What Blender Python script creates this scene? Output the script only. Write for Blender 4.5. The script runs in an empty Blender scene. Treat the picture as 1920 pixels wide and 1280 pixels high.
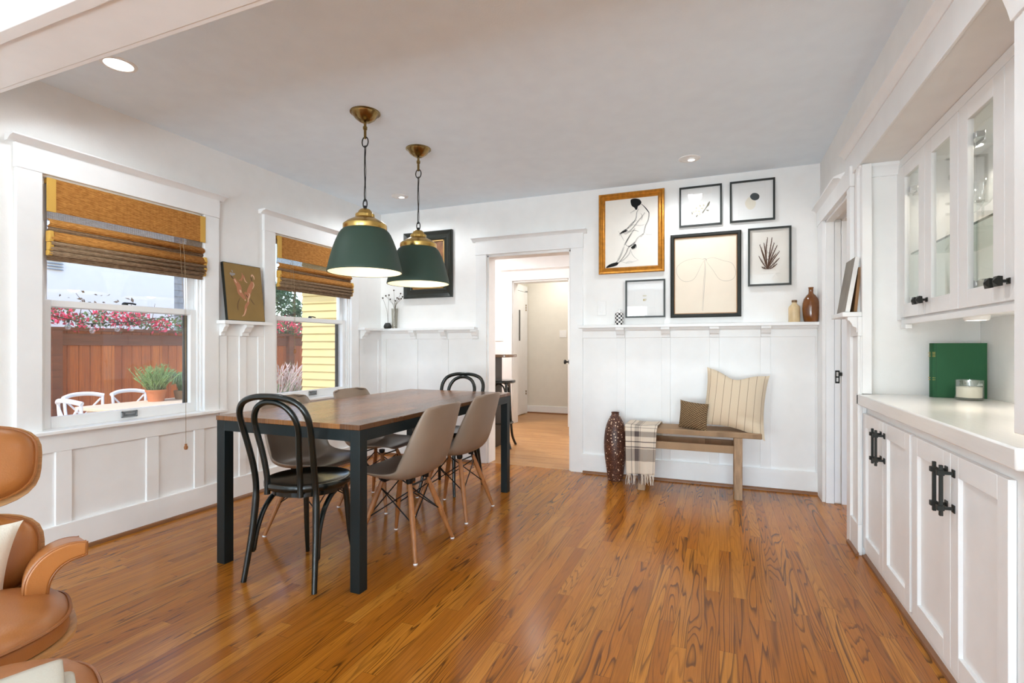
import bpy, bmesh, math, random
from math import sin, cos, pi, radians, sqrt
from mathutils import Vector, Matrix

C = bpy.context.scene.collection
scene = bpy.context.scene
random.seed(7)

# ------------------------------------------------------------------ camera
cam_data = bpy.data.cameras.new('camera')
cam_data.sensor_width = 36.0
cam_data.lens = 18.0
cam_data.shift_y = 10.0 / 1920.0
cam_data.clip_start = 0.05
cam = bpy.data.objects.new('camera', cam_data)
cam.location = (0.0, 0.0, 1.12)
cam.rotation_euler = (pi / 2, 0.0, 0.3848)
C.objects.link(cam)
scene.camera = cam

# ------------------------------------------------------------------ view, sky, sun, daylight
vs = scene.view_settings
vs.view_transform = 'Standard'
vs.look = 'None'
vs.gamma = 1.0
vs.use_curve_mapping = False
vs.exposure = 0.17
scene.cycles.max_bounces = 10
scene.cycles.diffuse_bounces = 8
scene.cycles.glossy_bounces = 4
scene.cycles.transmission_bounces = 6
scene.cycles.transparent_max_bounces = 16
scene.cycles.sample_clamp_indirect = 6.0
scene.cycles.caustics_reflective = False
scene.cycles.caustics_refractive = False
scene.cycles.use_denoising = True

world = bpy.data.worlds.new('sky')
scene.world = world
world.use_nodes = True
wn = world.node_tree
wn.nodes.clear()
sky = wn.nodes.new('ShaderNodeTexSky')
sky.sky_type = 'NISHITA'
sky.sun_disc = False
sky.sun_elevation = radians(52)
sky.sun_rotation = radians(180)
bgn = wn.nodes.new('ShaderNodeBackground')
bgn.inputs['Strength'].default_value = 0.5
won = wn.nodes.new('ShaderNodeOutputWorld')
wn.links.new(sky.outputs['Color'], bgn.inputs['Color'])
wn.links.new(bgn.outputs['Background'], won.inputs['Surface'])

def lamp(name, kind, loc, energy, color=(1, 1, 1), rot=(0, 0, 0), **kw):
    d = bpy.data.lights.new(name, kind)
    d.energy = energy
    d.color = color
    for k, v in kw.items():
        setattr(d, k, v)
    o = bpy.data.objects.new(name, d)
    o.location = loc
    o.rotation_euler = rot
    C.objects.link(o)
    return o

lamp('sun', 'SUN', (0, -6, 8), 1.7, (1.0, 0.95, 0.86), (radians(38), 0, 0), angle=radians(0.6))
# lamps at the living-room garden doors behind the camera (built further down):
# sky from the upper glass; upturned ones below added to brighten the ceiling
for wx in (-2.2, -0.2, 1.2):
    lamp('sky_daylight', 'AREA', (wx, -3.98, 1.62), 25, (0.77, 0.92, 1.0), (radians(86), 0, 0),
         shape='RECTANGLE', size=1.1, size_y=1.0)
    lamp('ceiling_fill', 'AREA', (wx, -3.98, 0.58), 84, (0.76, 0.905, 1.0), (radians(132), 0, 0),
         shape='RECTANGLE', size=1.1, size_y=0.95)

# ------------------------------------------------------------------ materials
def nt(m):
    m.use_nodes = True
    t = m.node_tree
    b = t.nodes.get('Principled BSDF')
    return t, b

def col4(c):
    return (c[0], c[1], c[2], 1.0)

def srgb(r, g, b):
    def f(v):
        v /= 255.0
        return v / 12.92 if v <= 0.04045 else ((v + 0.055) / 1.055) ** 2.4
    return (f(r), f(g), f(b))

def M(name, color, rough=0.5, metal=0.0, spec=0.5, bump=0.0, bscale=200.0, var=0.0, vscale=8.0, stretch=None, coat=0.0, sheen=0.0, emit=None, estr=0.0, bdetail=2.0):
    m = bpy.data.materials.new(name)
    t, b = nt(m)
    b.inputs['Base Color'].default_value = col4(color)
    b.inputs['Roughness'].default_value = rough
    b.inputs['Metallic'].default_value = metal
    b.inputs['Specular IOR Level'].default_value = spec
    if coat:
        b.inputs['Coat Weight'].default_value = coat
        b.inputs['Coat Roughness'].default_value = 0.12
    if sheen:
        b.inputs['Sheen Weight'].default_value = sheen
    if emit:
        b.inputs['Emission Color'].default_value = col4(emit)
        b.inputs['Emission Strength'].default_value = estr
    tc = t.nodes.new('ShaderNodeTexCoord')
    vec = tc.outputs['Object']
    if stretch:
        mp = t.nodes.new('ShaderNodeMapping')
        mp.inputs['Scale'].default_value = stretch
        t.links.new(vec, mp.inputs['Vector'])
        vec = mp.outputs['Vector']
    n = t.nodes.new('ShaderNodeTexNoise')
    n.inputs['Scale'].default_value = vscale
    n.inputs['Detail'].default_value = 4.0
    t.links.new(vec, n.inputs['Vector'])
    r = t.nodes.new('ShaderNodeValToRGB')
    r.color_ramp.elements[0].position = 0.3
    r.color_ramp.elements[1].position = 0.7
    v = var if var else 0.02
    r.color_ramp.elements[0].color = col4([max(0, c * (1 - v)) for c in color])
    r.color_ramp.elements[1].color = col4([min(1, c * (1 + v)) for c in color])
    t.links.new(n.outputs['Fac'], r.inputs['Fac'])
    t.links.new(r.outputs['Color'], b.inputs['Base Color'])
    if bump:
        n2 = t.nodes.new('ShaderNodeTexNoise')
        n2.inputs['Scale'].default_value = bscale
        n2.inputs['Detail'].default_value = bdetail
        t.links.new(vec, n2.inputs['Vector'])
        bp = t.nodes.new('ShaderNodeBump')
        bp.inputs['Strength'].default_value = bump
        bp.inputs['Distance'].default_value = 0.002
        t.links.new(n2.outputs['Fac'], bp.inputs['Height'])
        t.links.new(bp.outputs['Normal'], b.inputs['Normal'])
    return m

class NG:
    """tiny node-graph helper"""
    def __init__(self, m):
        self.t, self.b = nt(m)
        self.n = self.t.nodes
        self.l = self.t.links
    def put(self, x, sock):
        if hasattr(x, 'is_output'):
            self.l.new(x, sock)
        else:
            sock.default_value = x
    def math(self, op, a, b=0.0, c=None):
        k = self.n.new('ShaderNodeMath')
        k.operation = op
        self.put(a, k.inputs[0])
        self.put(b, k.inputs[1])
        if c is not None:
            self.put(c, k.inputs[2])
        return k.outputs[0]
    def coord(self, kind='Object'):
        k = self.n.new('ShaderNodeTexCoord')
        return k.outputs[kind]
    def sep(self, v):
        k = self.n.new('ShaderNodeSeparateXYZ')
        self.l.new(v, k.inputs[0])
        return k.outputs
    def comb(self, x, y, z):
        k = self.n.new('ShaderNodeCombineXYZ')
        for i, s in enumerate((x, y, z)):
            self.put(s, k.inputs[i])
        return k.outputs[0]
    def noise(self, v, scale, detail=3.0, rough=0.5, dist=0.0):
        k = self.n.new('ShaderNodeTexNoise')
        self.l.new(v, k.inputs['Vector'])
        k.inputs['Scale'].default_value = scale
        k.inputs['Detail'].default_value = detail
        k.inputs['Roughness'].default_value = rough
        k.inputs['Distortion'].default_value = dist
        return k.outputs['Fac']
    def white(self, v):
        k = self.n.new('ShaderNodeTexWhiteNoise')
        k.noise_dimensions = '3D'
        self.l.new(v, k.inputs['Vector'])
        return k.outputs['Value']
    def ramp(self, f, stops):
        k = self.n.new('ShaderNodeValToRGB')
        e = k.color_ramp.elements
        while len(e) < len(stops):
            e.new(0.5)
        for i, (p, c) in enumerate(stops):
            e[i].position = p
            e[i].color = col4(c) if not isinstance(c, (int, float)) else (c, c, c, 1)
        self.l.new(f, k.inputs['Fac'])
        return k.outputs['Color']
    def mix(self, f, a, b, blend='MIX'):
        k = self.n.new('ShaderNodeMix')
        k.data_type = 'RGBA'
        k.blend_type = blend
        self.put(f, k.inputs[0])
        self.put(a if hasattr(a, 'is_output') else col4(a), k.inputs[6])
        self.put(b if hasattr(b, 'is_output') else col4(b), k.inputs[7])
        return k.outputs[2]
    def bump(self, h, strength, dist=0.002):
        k = self.n.new('ShaderNodeBump')
        k.inputs['Strength'].default_value = strength
        k.inputs['Distance'].default_value = dist
        self.l.new(h, k.inputs['Height'])
        self.l.new(k.outputs['Normal'], self.b.inputs['Normal'])

def plank_mat(name, along, width, length, cols, rough=0.28, grain=1.0, lineamt=1.0, gap=0.03, coat=0.0, ringscale=1.0, bumpk=0.12):
    """strip flooring / boards: along = 0 (x) or 1 (y)"""
    m = bpy.data.materials.new(name)
    g = NG(m)
    s = g.sep(g.coord())
    a, c = (s[0], s[1]) if along == 0 else (s[1], s[0])
    row = g.math('FLOOR', g.math('DIVIDE', c, width))
    rnd = g.white(g.comb(row, 3.3, 0.0))
    shift = g.math('ADD', a, g.math('MULTIPLY', rnd, length * 3.7))
    idx = g.math('FLOOR', g.math('DIVIDE', shift, length))
    pid = g.white(g.comb(row, idx, 1.7))
    pid2 = g.white(g.comb(idx, row, 9.1))
    # grain coordinates, moved by a random amount per board
    cc = g.math('ADD', c, g.math('MULTIPLY', pid, 7.0))
    aa = g.math('ADD', g.math('MULTIPLY', a, 0.06), g.math('MULTIPLY', pid2, 5.0))
    gv = g.comb(cc, aa, pid)
    n1 = g.noise(gv, 9.0 * ringscale, 2.2, 0.5, 0.5)
    rings = g.math('FRACT', g.math('MULTIPLY', n1, 21.0))
    line = g.ramp(rings, [(0.0, 0.0), (0.62, 0.0), (0.80, 0.55), (0.90, 1.0), (0.97, 0.8), (1.0, 0.0)])
    fine = g.noise(g.comb(g.math('MULTIPLY', cc, 1.0), g.math('MULTIPLY', a, 0.02), pid), 260.0, 3.0, 0.65)
    amt = g.ramp(pid2, [(0.1, 0.25), (0.5, 0.55), (0.9, 1.0)])
    base = g.ramp(pid, [(0.0, cols[0]), (0.35, cols[1]), (0.7, cols[2]), (1.0, cols[3])])
    base = g.mix(g.math('MULTIPLY', g.math('MULTIPLY', line, amt), 0.62 * lineamt), base, cols[4])
    finer = g.ramp(fine, [(0.35, 0.0), (0.75, 1.0)])
    base = g.mix(g.math('MULTIPLY', finer, 0.30 * grain), base, cols[4])
    fc = g.math('FRACT', g.math('DIVIDE', c, width))
    e1 = g.math('LESS_THAN', fc, gap)
    fa = g.math('FRACT', g.math('DIVIDE', shift, length))
    e2 = g.math('LESS_THAN', fa, 0.0018)
    edge = g.math('MAXIMUM', e1, e2)
    base = g.mix(g.math('MULTIPLY', edge, 0.55), base, cols[4])
    g.l.new(base, g.b.inputs['Base Color'])
    g.b.inputs['Specular IOR Level'].default_value = 0.27
    rr = g.math('ADD', g.math('MULTIPLY', fine, 0.12), rough - 0.05)
    g.l.new(rr, g.b.inputs['Roughness'])
    if coat:
        g.b.inputs['Coat Weight'].default_value = coat
        g.b.inputs['Coat Roughness'].default_value = 0.1
    h = g.math('SUBTRACT', g.math('MULTIPLY', fine, 0.15), edge)
    g.bump(h, bumpk, 0.001)
    return m

def glass_mat(name, tint=(1, 1, 1), rough=0.0, ior=1.45, alpha=0.0, haze=(0.9, 0.9, 0.9)):
    """thin pane: clear transmission with a Fresnel mirror"""
    m = bpy.data.materials.new(name)
    m.use_nodes = True
    t = m.node_tree
    t.nodes.clear()
    o = t.nodes.new('ShaderNodeOutputMaterial')
    tr = t.nodes.new('ShaderNodeBsdfTransparent')
    tr.inputs['Color'].default_value = col4(tint)
    gl = t.nodes.new('ShaderNodeBsdfGlossy')
    gl.inputs['Roughness'].default_value = rough
    # Schlick reflectance from the angle of view, the same from both faces of the pane
    ge = t.nodes.new('ShaderNodeNewGeometry')
    dp = t.nodes.new('ShaderNodeVectorMath')
    dp.operation = 'DOT_PRODUCT'
    t.links.new(ge.outputs['Incoming'], dp.inputs[0])
    t.links.new(ge.outputs['Normal'], dp.inputs[1])
    def mt(op, a, b):
        k = t.nodes.new('ShaderNodeMath')
        k.operation = op
        for i, x in enumerate((a, b)):
            if hasattr(x, 'is_output'):
                t.links.new(x, k.inputs[i])
            else:
                k.inputs[i].default_value = x
        return k.outputs[0]
    r0 = ((ior - 1) / (ior + 1)) ** 2
    fr = mt('ADD', mt('MULTIPLY', mt('POWER', mt('SUBTRACT', 1.0, mt('ABSOLUTE', dp.outputs['Value'], 0.0)), 5.0), 1 - r0), r0)
    mx = t.nodes.new('ShaderNodeMixShader')
    t.links.new(fr, mx.inputs[0])
    t.links.new(tr.outputs[0], mx.inputs[1])
    t.links.new(gl.outputs[0], mx.inputs[2])
    last = mx
    if alpha:
        df = t.nodes.new('ShaderNodeBsdfDiffuse')
        df.inputs['Color'].default_value = col4(haze)
        m2 = t.nodes.new('ShaderNodeMixShader')
        m2.inputs[0].default_value = alpha
        t.links.new(mx.outputs[0], m2.inputs[1])
        t.links.new(df.outputs[0], m2.inputs[2])
        last = m2
    t.links.new(last.outputs[0], o.inputs['Surface'])
    return m

def weave_mat(name, c1, c2, c3, open_amt=0.0, su=900.0, sv=330.0):
    """woven grass cloth; open_amt > 0 leaves real holes between the reeds"""
    m = bpy.data.materials.new(name)
    g = NG(m)
    s = g.sep(g.coord())
    zz = g.math('SINE', g.math('MULTIPLY', s[2], su))
    wob = g.noise(g.comb(g.math('MULTIPLY', s[1], 0.35), s[2], 0.0), 90.0, 3.0, 0.6)
    yy = g.math('SINE', g.math('MULTIPLY', s[1], sv))
    f = g.math('ADD', g.math('MULTIPLY', zz, 0.25), wob)
    base = g.ramp(f, [(0.28, c1), (0.5, c2), (0.75, c3)])
    g.l.new(base, g.b.inputs['Base Color'])
    g.b.inputs['Roughness'].default_value = 0.8
    g.b.inputs['Specular IOR Level'].default_value = 0.15
    h = g.math('ADD', zz, g.math('MULTIPLY', yy, 0.6))
    g.bump(h, 0.35, 0.0015)
    if open_amt:
        hole = g.math('MULTIPLY', g.math('GREATER_THAN', g.math('SINE', g.math('MULTIPLY', s[1], 1500.0)), 1 - 2 * open_amt), 1.0)
        g.l.new(g.math('SUBTRACT', 1.0, hole), g.b.inputs['Alpha'])
    return m

WHITE = (0.85, 0.858, 0.858)
m_wall = M('wall_paint', (0.855, 0.853, 0.838), 0.85, bump=0.25, bscale=160, spec=0.25)
m_ceil = M('ceiling_paint', (0.82, 0.91, 0.985), 0.9, bump=0.3, bscale=130, spec=0.2)
m_trim = M('trim_paint', WHITE, 0.38, spec=0.45, bump=0.05, bscale=40)
m_cab = M('cabinet_paint', (0.845, 0.85, 0.85), 0.35, spec=0.45, bump=0.04, bscale=40)
m_hallwall = M('hall_paint', (0.74, 0.71, 0.64), 0.85, bump=0.2, bscale=160, spec=0.25)
m_kitchenwall = M('kitchen_paint', (0.82, 0.80, 0.79), 0.85, bump=0.2, bscale=160, spec=0.25)
m_floor = plank_mat('oak_strip_floor', 1, 0.057, 1.0,
                    [srgb(158, 92, 24), srgb(178, 107, 30), srgb(192, 124, 42), srgb(166, 98, 28), srgb(56, 30, 11)], rough=0.19, grain=1.3, lineamt=1.3)
m_floor2 = plank_mat('oak_strip_floor_hall', 0, 0.057, 1.15,
                     [srgb(168, 120, 72), srgb(182, 134, 84), srgb(188, 142, 92), srgb(174, 126, 76), srgb(120, 76, 40)], rough=0.31)
m_shoe = M('shoe_wood', srgb(126, 82, 48), 0.4, var=0.15, vscale=12, stretch=(1, 1, 8))
m_steel = M('dark_steel', srgb(13, 25, 27), 0.45, metal=0.0, spec=0.35)
m_black = M('black_lacquer', srgb(10, 19, 17), 0.22, spec=0.5, coat=0.15)
m_blackiron = M('black_iron', srgb(34, 36, 33), 0.5, metal=0.3)
m_taupe = M('taupe_plastic', srgb(138, 120, 104), 0.36, spec=0.5)
m_dowel = M('maple_dowel', srgb(152, 98, 54), 0.45, var=0.2, vscale=10, stretch=(6, 6, 0.6))
m_wire = M('black_wire', (0.012, 0.012, 0.013), 0.4, metal=0.6)
m_glide = M('white_glide', (0.8, 0.8, 0.8), 0.5)
m_green = M('green_enamel', srgb(50, 70, 60), 0.55, spec=0.35)
m_brass = M('aged_brass', srgb(196, 164, 96), 0.24, metal=1.0, var=0.12, vscale=14)
m_antique = M('antique_brass', srgb(140, 116, 72), 0.25, metal=1.0, var=0.15, vscale=20)
m_lining = M('enamel_lining', (0.86, 0.82, 0.70), 0.5)
m_bulb = M('bulb_glow', (1, 0.9, 0.7), 0.5, emit=(1.0, 0.78, 0.45), estr=3.0)
m_led = M('led_lens', (1, 1, 1), 0.5, emit=(1.0, 0.96, 0.88), estr=3.0)
m_whiteplastic = M('white_plastic', (0.82, 0.82, 0.81), 0.35)
m_glass = glass_mat('window_glass')
m_frameglass = glass_mat('picture_glass', ior=1.5)
m_screen = glass_mat('insect_screen', alpha=0.05, haze=(0.85, 0.80, 0.74), ior=1.02)
m_crystal = glass_mat('crystal', tint=(0.97, 0.985, 0.98), ior=2.2)
m_shelfglass = glass_mat('shelf_glass', tint=(0.86, 0.93, 0.90), ior=1.5)
m_shelfedge = M('shelf_glass_edge', srgb(70, 92, 84), 0.2, spec=0.6)
m_screenframe = M('bronze_screen_frame', srgb(70, 66, 56), 0.6)
m_weave = weave_mat('woven_shade', srgb(136, 86, 36), srgb(176, 118, 56), srgb(200, 144, 78))
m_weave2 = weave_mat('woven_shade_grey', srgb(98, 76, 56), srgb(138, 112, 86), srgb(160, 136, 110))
m_sheer = weave_mat('open_weave', srgb(112, 92, 70), srgb(140, 122, 102), srgb(156, 140, 122), open_amt=0.08)
m_tape = M('edge_tape', srgb(208, 164, 76), 0.8, bump=0.2, bscale=500)
m_leather = M('tan_leather', srgb(170, 106, 52), 0.36, spec=0.5, bump=0.25, bscale=260, var=0.12, vscale=5, bdetail=5)
m_ply = M('plywood', srgb(196, 146, 92), 0.4, var=0.2, vscale=30, stretch=(1, 1, 14))
m_cream = M('cream_textile', srgb(232, 224, 208), 0.95, bump=0.6, bscale=240, spec=0.1, sheen=0.2)
m_paper = M('drawing_paper', srgb(238, 234, 226), 0.9, spec=0.1)
m_paper2 = M('cream_paper', srgb(236, 224, 206), 0.9, spec=0.1)
m_matboard = M('mat_board', srgb(240, 240, 238), 0.9, spec=0.1)
m_charcoal = M('charcoal', (0.02, 0.02, 0.02), 0.95, spec=0.05)
m_pencil = M('pencil', srgb(170, 162, 150), 0.95, spec=0.05)
m_blackframe = M('black_frame', srgb(26, 30, 26), 0.4)
m_gold = M('gold_frame', srgb(190, 128, 44), 0.35, metal=0.55, var=0.25, vscale=30)
m_goldline = M('gilt_lip', srgb(205, 165, 105), 0.3, metal=0.7)

# ------------------------------------------------------------------ mesh builder
XF = {}   # object -> world matrix, for parts whose shape is given in room coordinates

class MB:
    def __init__(self):
        self.bm = bmesh.new()
        self.uv = self.bm.loops.layers.uv.new('UVMap')
    def quad(self, vs):
        try:
            return self.bm.faces.new(vs)
        except ValueError:
            return None
    def box(self, x0, x1, y0, y1, z0, z1):
        v = [self.bm.verts.new((x, y, z)) for z in (z0, z1) for y in (y0, y1) for x in (x0, x1)]
        for q in ((0, 2, 3, 1), (4, 5, 7, 6), (0, 1, 5, 4), (2, 6, 7, 3), (0, 4, 6, 2), (1, 3, 7, 5)):
            self.quad([v[i] for i in q])
        return self
    def obox(self, mat, sx, sy, sz):
        v = [self.bm.verts.new(mat @ Vector((x, y, z))) for z in (-sz / 2, sz / 2) for y in (-sy / 2, sy / 2) for x in (-sx / 2, sx / 2)]
        for q in ((0, 2, 3, 1), (4, 5, 7, 6), (0, 1, 5, 4), (2, 6, 7, 3), (0, 4, 6, 2), (1, 3, 7, 5)):
            self.quad([v[i] for i in q])
        return self
    def prism(self, poly, axis, a, b):
        """poly: 2-D points; axis 0: (y,z) along x, 1: (x,z) along y, 2: (x,y) along z"""
        def p(u, w, t):
            return ((t, u, w), (u, t, w), (u, w, t))[axis]
        A = [self.bm.verts.new(p(u, w, a)) for u, w in poly]
        B = [self.bm.verts.new(p(u, w, b)) for u, w in poly]
        n = len(poly)
        self.quad(A[::-1])
        self.quad(B)
        for i in range(n):
            self.quad([A[i], A[(i + 1) % n], B[(i + 1) % n], B[i]])
        return self
    def lathe(self, prof, c=(0, 0, 0), seg=32, axis=None, cap=True):
        rings = []
        R = axis if axis is not None else Matrix.Identity(3)
        for r, z in prof:
            if r < 1e-6:
                rings.append([self.bm.verts.new(Vector(c) + R @ Vector((0, 0, z)))])
            else:
                rings.append([self.bm.verts.new(Vector(c) + R @ Vector((r * cos(2 * pi * i / seg), r * sin(2 * pi * i / seg), z))) for i in range(seg)])
        for A, B in zip(rings, rings[1:]):
            for i in range(seg):
                j = (i + 1) % seg
                if len(A) == 1 and len(B) == 1:
                    continue
                if len(A) == 1:
                    self.quad([A[0], B[j], B[i]])
                elif len(B) == 1:
                    self.quad([A[i], A[j], B[0]])
                else:
                    self.quad([A[i], A[j], B[j], B[i]])
        if cap:
            if len(rings[0]) > 1:
                self.quad(rings[0][::-1])
            if len(rings[-1]) > 1:
                self.quad(rings[-1])
        return self
    def tube(self, pts, r, seg=10, closed=False, cap=True, sx=1.0):
        pts = [Vector(p) for p in pts]
        n = len(pts)
        rr = r if isinstance(r, (list, tuple)) else [r] * n
        rings = []
        prev = None
        for i, p in enumerate(pts):
            if closed:
                t = pts[(i + 1) % n] - pts[i - 1]
            else:
                t = pts[min(i + 1, n - 1)] - pts[max(i - 1, 0)]
            t.normalize()
            if prev is None:
                up = Vector((0, 0, 1)) if abs(t.z) < 0.9 else Vector((1, 0, 0))
                u = t.cross(up).normalized()
            else:
                u = (prev - t * prev.dot(t)).normalized()
            w = t.cross(u)
            prev = u
            rings.append([self.bm.verts.new(p + (u * cos(2 * pi * k / seg) * sx + w * sin(2 * pi * k / seg)) * rr[i]) for k in range(seg)])
        m = n if closed else n - 1
        for i in range(m):
            A, B = rings[i], rings[(i + 1) % n]
            for k in range(seg):
                j = (k + 1) % seg
                self.quad([A[k], A[j], B[j], B[k]])
        if cap and not closed:
            self.quad(rings[0][::-1])
            self.quad(rings[-1])
        return self
    def grid(self, fn, nu, nv, wrap=False):
        V = []
        for j in range(nv + 1):
            V.append([self.bm.verts.new(fn(i / nu, j / nv)) for i in range(nu if wrap else nu + 1)])
        for j in range(nv):
            for i in range(nu):
                i2 = (i + 1) % nu if wrap else i + 1
                f = self.quad([V[j][i], V[j][i2], V[j + 1][i2], V[j + 1][i]])
                if f:
                    for lp, (a, b) in zip(f.loops, ((i, j), (i + 1, j), (i + 1, j + 1), (i, j + 1))):
                        lp[self.uv].uv = (a / nu, b / nv)
        return self
    def sphere(self, c, r, seg=12, sz=1.0):
        n = max(4, seg // 2)
        prof = [(r * sin(pi * i / n), -r * sz * cos(pi * i / n)) for i in range(n + 1)]
        prof[0] = (0, -r * sz)
        prof[-1] = (0, r * sz)
        return self.lathe(prof, c, seg)
    def ribbon(self, pts, w, nrm):
        """a flat stroke of width w (number or list) lying on a plane with normal nrm"""
        pts = [Vector(p) for p in pts]
        n = len(pts)
        nrm = Vector(nrm)
        L = []
        for i, p in enumerate(pts):
            t = pts[min(i + 1, n - 1)] - pts[max(i - 1, 0)]
            s = t.cross(nrm)
            if s.length < 1e-9:
                s = Vector((0, 0, 1))
            s.normalize()
            ww = w[i] if isinstance(w, (list, tuple)) else w
            L.append((self.bm.verts.new(p + s * ww / 2), self.bm.verts.new(p - s * ww / 2)))
        for a, b in zip(L, L[1:]):
            self.quad([a[0], b[0], b[1], a[1]])
        return self
    def poly(self, pts):
        self.quad([self.bm.verts.new(p) for p in pts])
        return self
    def build(self, name, mat, parent=None, bevel=0.0, bseg=2, smooth=None, solid=0.0, sub=0, world=False, kind=None, offset=0.0):
        bm = self.bm
        if world and parent is not None:
            inv = XF[parent.name].inverted()
            for v in bm.verts:
                v.co = inv @ v.co
        bmesh.ops.recalc_face_normals(bm, faces=bm.faces)
        me = bpy.data.meshes.new(name)
        bm.to_mesh(me)
        bm.free()
        o = bpy.data.objects.new(name, me)
        C.objects.link(o)
        me.materials.append(mat)
        if parent is not None:
            o.parent = parent
        XF[o.name] = XF[parent.name] if parent is not None else Matrix.Identity(4)
        if solid:
            s = o.modifiers.new('solid', 'SOLIDIFY')
            s.thickness = solid
            s.offset = offset
        if sub:
            s = o.modifiers.new('sub', 'SUBSURF')
            s.levels = sub
            s.render_levels = sub
        if bevel:
            b = o.modifiers.new('bev', 'BEVEL')
            b.width = bevel
            b.segments = bseg
            b.limit_method = 'ANGLE'
            b.angle_limit = radians(40)
        if smooth is None:
            smooth = 35
        if smooth:
            for p in me.polygons:
                p.use_smooth = True
            me.set_sharp_from_angle(angle=radians(smooth))
        if kind:
            o['kind'] = kind
        return o

def tag(o, label, cat, group=None, kind=None):
    if label:
        o['label'] = label
    if cat:
        o['category'] = cat
    if group:
        o['group'] = group
    if kind:
        o['kind'] = kind
    return o

def thing(name, label, cat, loc=(0, 0, 0), rz=0.0, group=None, kind=None):
    o = bpy.data.objects.new(name, None)
    o.empty_display_size = 0.1
    C.objects.link(o)
    o.location = loc
    o.rotation_euler = (0, 0, rz)
    XF[o.name] = Matrix.Translation(loc) @ Matrix.Rotation(rz, 4, 'Z')
    return tag(o, label, cat, group, kind)

def dup(root, loc, rz=None, label=None, group=None):
    r = root.copy()
    C.objects.link(r)
    r.location = loc
    if rz is not None:
        r.rotation_euler = (0, 0, rz)
    XF[r.name] = Matrix.Translation(loc) @ Matrix.Rotation(r.rotation_euler.z, 4, 'Z')
    if label:
        r['label'] = label
    if group:
        r['group'] = group
    for ch in [o for o in C.objects if o.parent == root]:
        c = ch.copy()
        C.objects.link(c)
        c.parent = r
        for g in [o for o in C.objects if o.parent == ch]:
            d = g.copy()
            C.objects.link(d)
            d.parent = c
    return r

def spline(P, n=8, closed=False):
    """Catmull-Rom through points of any dimension"""
    out = []
    N = len(P)
    m = N if closed else N - 1
    for i in range(m):
        p0 = P[(i - 1) % N] if (closed or i > 0) else P[0]
        p1 = P[i]
        p2 = P[(i + 1) % N]
        p3 = P[(i + 2) % N] if (closed or i + 2 < N) else P[-1]
        for k in range(n):
            t = k / n
            out.append(tuple(0.5 * ((2 * b) + (-a + c) * t + (2 * a - 5 * b + 4 * c - d) * t * t + (-a + 3 * b - 3 * c + d) * t ** 3)
                             for a, b, c, d in zip(p0, p1, p2, p3)))
    if not closed:
        out.append(tuple(P[-1]))
    return out

def lerp(a, b, t):
    return a + (b - a) * t

# ------------------------------------------------------------------ the room
XL, YB, XR, ZC = -3.31, 4.49, 0.71, 2.515
ZH, ZHT = 2.03, 2.165        # head casing
LEDGE = 1.308

def struct(name, mb, mat, label, cat='structure', parent=None, bevel=0.0, **kw):
    o = mb.build(name, mat, parent, bevel=bevel, **kw)
    if parent is None:
        tag(o, label, cat, kind='structure')
    return o

def wall_with_openings(mb, axis, p0, p1, a0, a1, z0, z1, ops):
    """slab between p0..p1 on 'axis', running a0..a1 with openings (b0,b1,zb0,zb1)"""
    def bx(u0, u1, w0, w1):
        if u1 - u0 < 1e-4 or w1 - w0 < 1e-4:
            return
        if axis == 0:
            mb.box(p0, p1, u0, u1, w0, w1)
        else:
            mb.box(u0, u1, p0, p1, w0, w1)
    cur = a0
    for b0, b1, zb0, zb1 in sorted(ops):
        bx(cur, b0, z0, z1)
        bx(b0, b1, z0, zb0)
        bx(b0, b1, zb1, z1)
        cur = b1
    bx(cur, a1, z0, z1)

mb = MB().box(-3.46, 2.4, -4.1, YB + 0.02, -0.12, 0.0)
struct('floor', mb, m_floor, 'orange brown oak strip floor of the dining room', 'floor')
mb = MB().box(-4.5, 0.9, YB + 0.02, 8.4, -0.12, 0.0)
struct('floor_kitchen', mb, m_floor2, 'lighter oak strip floor seen through the kitchen doorway', 'floor')
mb = MB().box(-3.46, 2.4, -4.1, YB + 0.15, ZC, ZC + 0.12)
struct('ceiling', mb, m_ceil, 'plain white plaster ceiling over the dining table', 'ceiling')

W1Y = (1.563, 2.474)
DY = 1.52
W2Y = (W1Y[0] + DY, W1Y[1] + DY)
SILL, WHEAD = 0.66, 2.03
mb = MB()
wall_with_openings(mb, 0, XL - 0.15, XL, -4.1, YB + 0.15, -0.5, ZC + 0.02,
                   [(W1Y[0], W1Y[1], SILL, WHEAD), (W2Y[0], W2Y[1], SILL, WHEAD)])
struct('wall_left', mb, m_wall, 'white plaster wall holding the two shaded windows', 'wall')
DX = (-2.076, -1.241)
mb = MB()
wall_with_openings(mb, 1, YB, YB + 0.15, XL, XR + 0.14, -0.1, ZC + 0.02, [(DX[0], DX[1], -0.1, 2.0)])
struct('wall_back', mb, m_wall, 'white plaster wall with the gallery of framed pictures', 'wall')
# right wall: pocket-door opening and the hutch niche
PD = (3.50, 4.27)
mb = MB()
wall_with_openings(mb, 0, XR, XR + 0.14, 3.32, YB, -0.1, ZC + 0.02, [(PD[0], PD[1], -0.1, 2.03)])
mb.box(XR, 1.40, 1.72, 3.32, 2.105, ZC + 0.02)
mb.box(1.235, 1.40, 1.72, 3.32, -0.1, 2.105)
mb.box(XR + 0.025, 1.40, 0.96, 1.70, -0.1, ZC + 0.02)
mb.box(XR + 0.14, 1.40, 3.321, 3.42, -0.1, 2.2)
struct('wall_right', mb, m_wall, 'white plaster wall around the built in hutch and pocket door', 'wall')
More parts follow.
